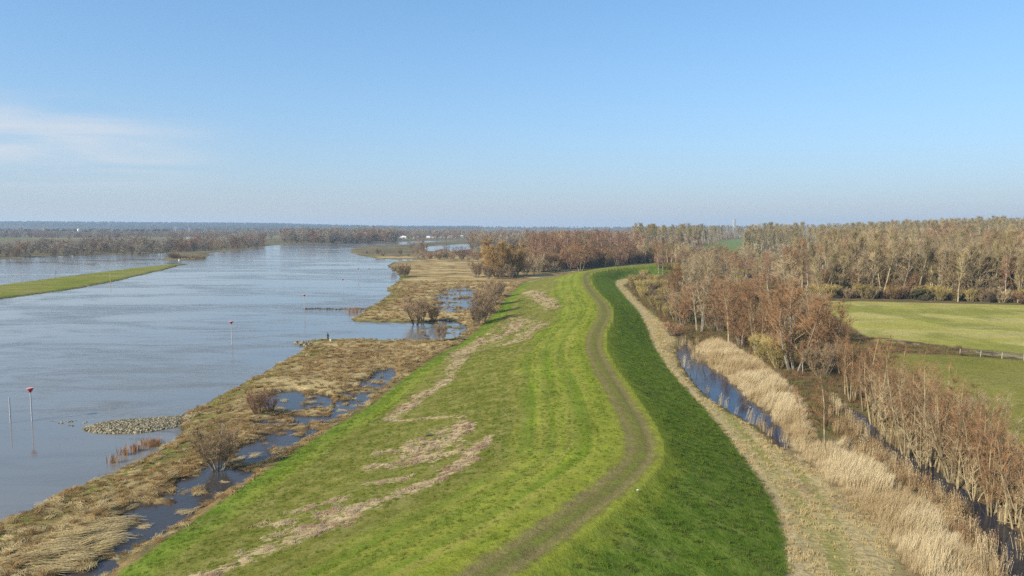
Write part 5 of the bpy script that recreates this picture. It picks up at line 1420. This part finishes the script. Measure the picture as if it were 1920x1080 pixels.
# a person on the point, dark jacket and trousers
def person(u, v):
    p = P(u, v, .5); z = float(height(*p)[0])
    me = bpy.data.meshes.new('person')
    J = {'pel': (0, 0, .95), 'chest': (0, .02, 1.35), 'neck': (0, .01, 1.5), 'head': (0, -.02, 1.63), 'htop': (0, -.01, 1.75),
         'hl': (.1, 0, .9), 'kl': (.12, -.02, .5), 'al': (.13, .03, .09), 'fl': (.14, -.14, .04), 'hr': (-.1, 0, .9), 'kr': (-.11, -.06, .5), 'ar': (-.12, 0, .09), 'fr': (-.13, -.17, .04),
         'sl': (.19, .02, 1.42), 'el': (.26, .03, 1.13), 'wl': (.22, -.14, .95), 'ml': (.21, -.2, .9), 'sr': (-.19, .02, 1.42), 'er': (-.26, .02, 1.13), 'wr': (-.2, -.17, 1.0), 'mr': (-.18, -.24, .98)}
    Rr = {'pel': .15, 'chest': .16, 'neck': .06, 'head': .10, 'htop': .06, 'hl': .1, 'kl': .07, 'al': .05, 'fl': .045, 'hr': .1, 'kr': .07, 'ar': .05, 'fr': .045, 'sl': .075, 'el': .055, 'wl': .042, 'ml': .04, 'sr': .075, 'er': .055, 'wr': .042, 'mr': .04}
    E = [('pel', 'chest'), ('chest', 'neck'), ('neck', 'head'), ('head', 'htop'), ('pel', 'hl'), ('hl', 'kl'), ('kl', 'al'), ('al', 'fl'), ('pel', 'hr'), ('hr', 'kr'), ('kr', 'ar'), ('ar', 'fr'),
         ('chest', 'sl'), ('sl', 'el'), ('el', 'wl'), ('wl', 'ml'), ('chest', 'sr'), ('sr', 'er'), ('er', 'wr'), ('wr', 'mr')]
    K = list(J); me.from_pydata([J[k] for k in K], [(K.index(a), K.index(b)) for a, b in E], [])
    o = bpy.data.objects.new('person', me); COL.objects.link(o)
    sk = o.modifiers.new('skin', 'SKIN'); o.modifiers.new('sub', 'SUBSURF').render_levels = 2
    o.modifiers['sub'].levels = 2
    for i, k in enumerate(K):
        me.skin_vertices[0].data[i].radius = (Rr[k], Rr[k] * (.75 if k in ('pel', 'chest') else 1)); me.skin_vertices[0].data[i].use_root = (k == 'pel')
    dg = bpy.context.evaluated_depsgraph_get(); dg.update()
    m2 = bpy.data.meshes.new_from_object(o.evaluated_get(dg)); o.modifiers.clear(); o.data = m2
    m2.materials.clear()
    for mt in (plain_mat('dark_jacket', (.02, .035, .05), .3, 6, .8, 0), plain_mat('black_trousers', (.012, .012, .014), .3, 6, .8, 0), plain_mat('skin', (.45, .27, .19), .1, 6, .6, 0)): m2.materials.append(mt)
    for f in m2.polygons:
        c = f.center; hand = abs(c.x) > .1 and c.y < -.17 and .8 < c.z < 1.1
        f.material_index = 2 if (c.z > 1.5 or hand) else (0 if c.z > .88 else 1); f.use_smooth = True
    o.location = (p[0], p[1], z - .01); o.rotation_euler = (0, 0, math.radians(150))
    tag(o, 'person in dark jacket and trousers standing on the straw point', 'person')
    V, F = merge([cyl((0, .0, 1.66), (0, .005, 1.78), .115, .06, 12), cyl((0, .05, 1.55), (0, .04, 1.66), .09, .11, 12)])
    bm_mesh('hair', V, F, plain_mat('dark_hair', (.03, .02, .015), .3, 8, .7, 0), o)
    b_ = empty('pale_bag', p[0] + .55, p[1] - .2, z, 'small pale bag standing on the ground beside the person', 'bag')
    bm_mesh('body', *merge([box(-.2, .2, -.13, .13, 0, .42)]), plain_mat('pale_canvas', (.7, .62, .48), .1, 5, .8, 0), b_)
    bm_mesh('flap', *box(-.21, .21, -.14, .14, .423, .47), plain_mat('tan_canvas', (.5, .42, .3), .1, 5, .8, 0), b_)
person(615, 638.5)

# small things lying about
p = P(1195, 973, 3); z = float(height(*p)[0])
V, F = merge([box(-.13, .13, -.05, .05, 0, .05), box(-.08, .02, -.04, .08, .052, .09), box(.03, .15, -.07, .02, .052, .08)])
o = bm_mesh('white_litter', V, F, M['white']); o.location = (p[0], p[1], z + .1); o.scale = (.65, .65, .65); o.rotation_euler = (.2, .15, .5); tag(o, 'crumpled white litter on the dark landward slope', 'litter')
p = P(805, 822, 2.2); z = float(height(*p)[0])
V, F = cyl((-.35, 0, .12), (.35, .1, .16), .12, .10, 9); o = bm_mesh('driftwood_log', V, F, M['bark_dark']); o.location = (p[0], p[1], z); tag(o, 'short dark log lying among the flood debris', 'log')
e = empty('fallen_trunk', *P(1905, 985, .3), float(height(*P(1905, 985, .3))[0]), 'pale fallen branch by the water at the lower right edge', 'log')
bm_mesh('stem', *cyl((-1.4, .3, .5), (1.6, -.3, .15), .04, .07, 7), M['bark_pale'], e); bm_mesh('stub', *cyl((-.2, .05, .36), (-.6, .5, .8), .03, .015, 6), M['bark_pale'], e)

# ------------------------------------------------------------------ the air
hz, hl_, hn = new_mat('haze_air')[0], None, None
nt = hz.node_tree
ho = nt.nodes.new('ShaderNodeOutputMaterial'); pv = nt.nodes.new('ShaderNodeVolumePrincipled')
pv.inputs['Color'].default_value = (0.66, 0.83, 1.0, 1); pv.inputs['Density'].default_value = HAZE_DENSITY; pv.inputs['Anisotropy'].default_value = 0.1
nt.links.new(pv.outputs[0], ho.inputs['Volume'])
V, F = box(-11000, 11000, -260, 10200, -4.0, 100.0)
o = bm_mesh('haze', V, F, hz); tag(o, 'thin bluish haze over the whole landscape', 'haze', None, 'stuff')
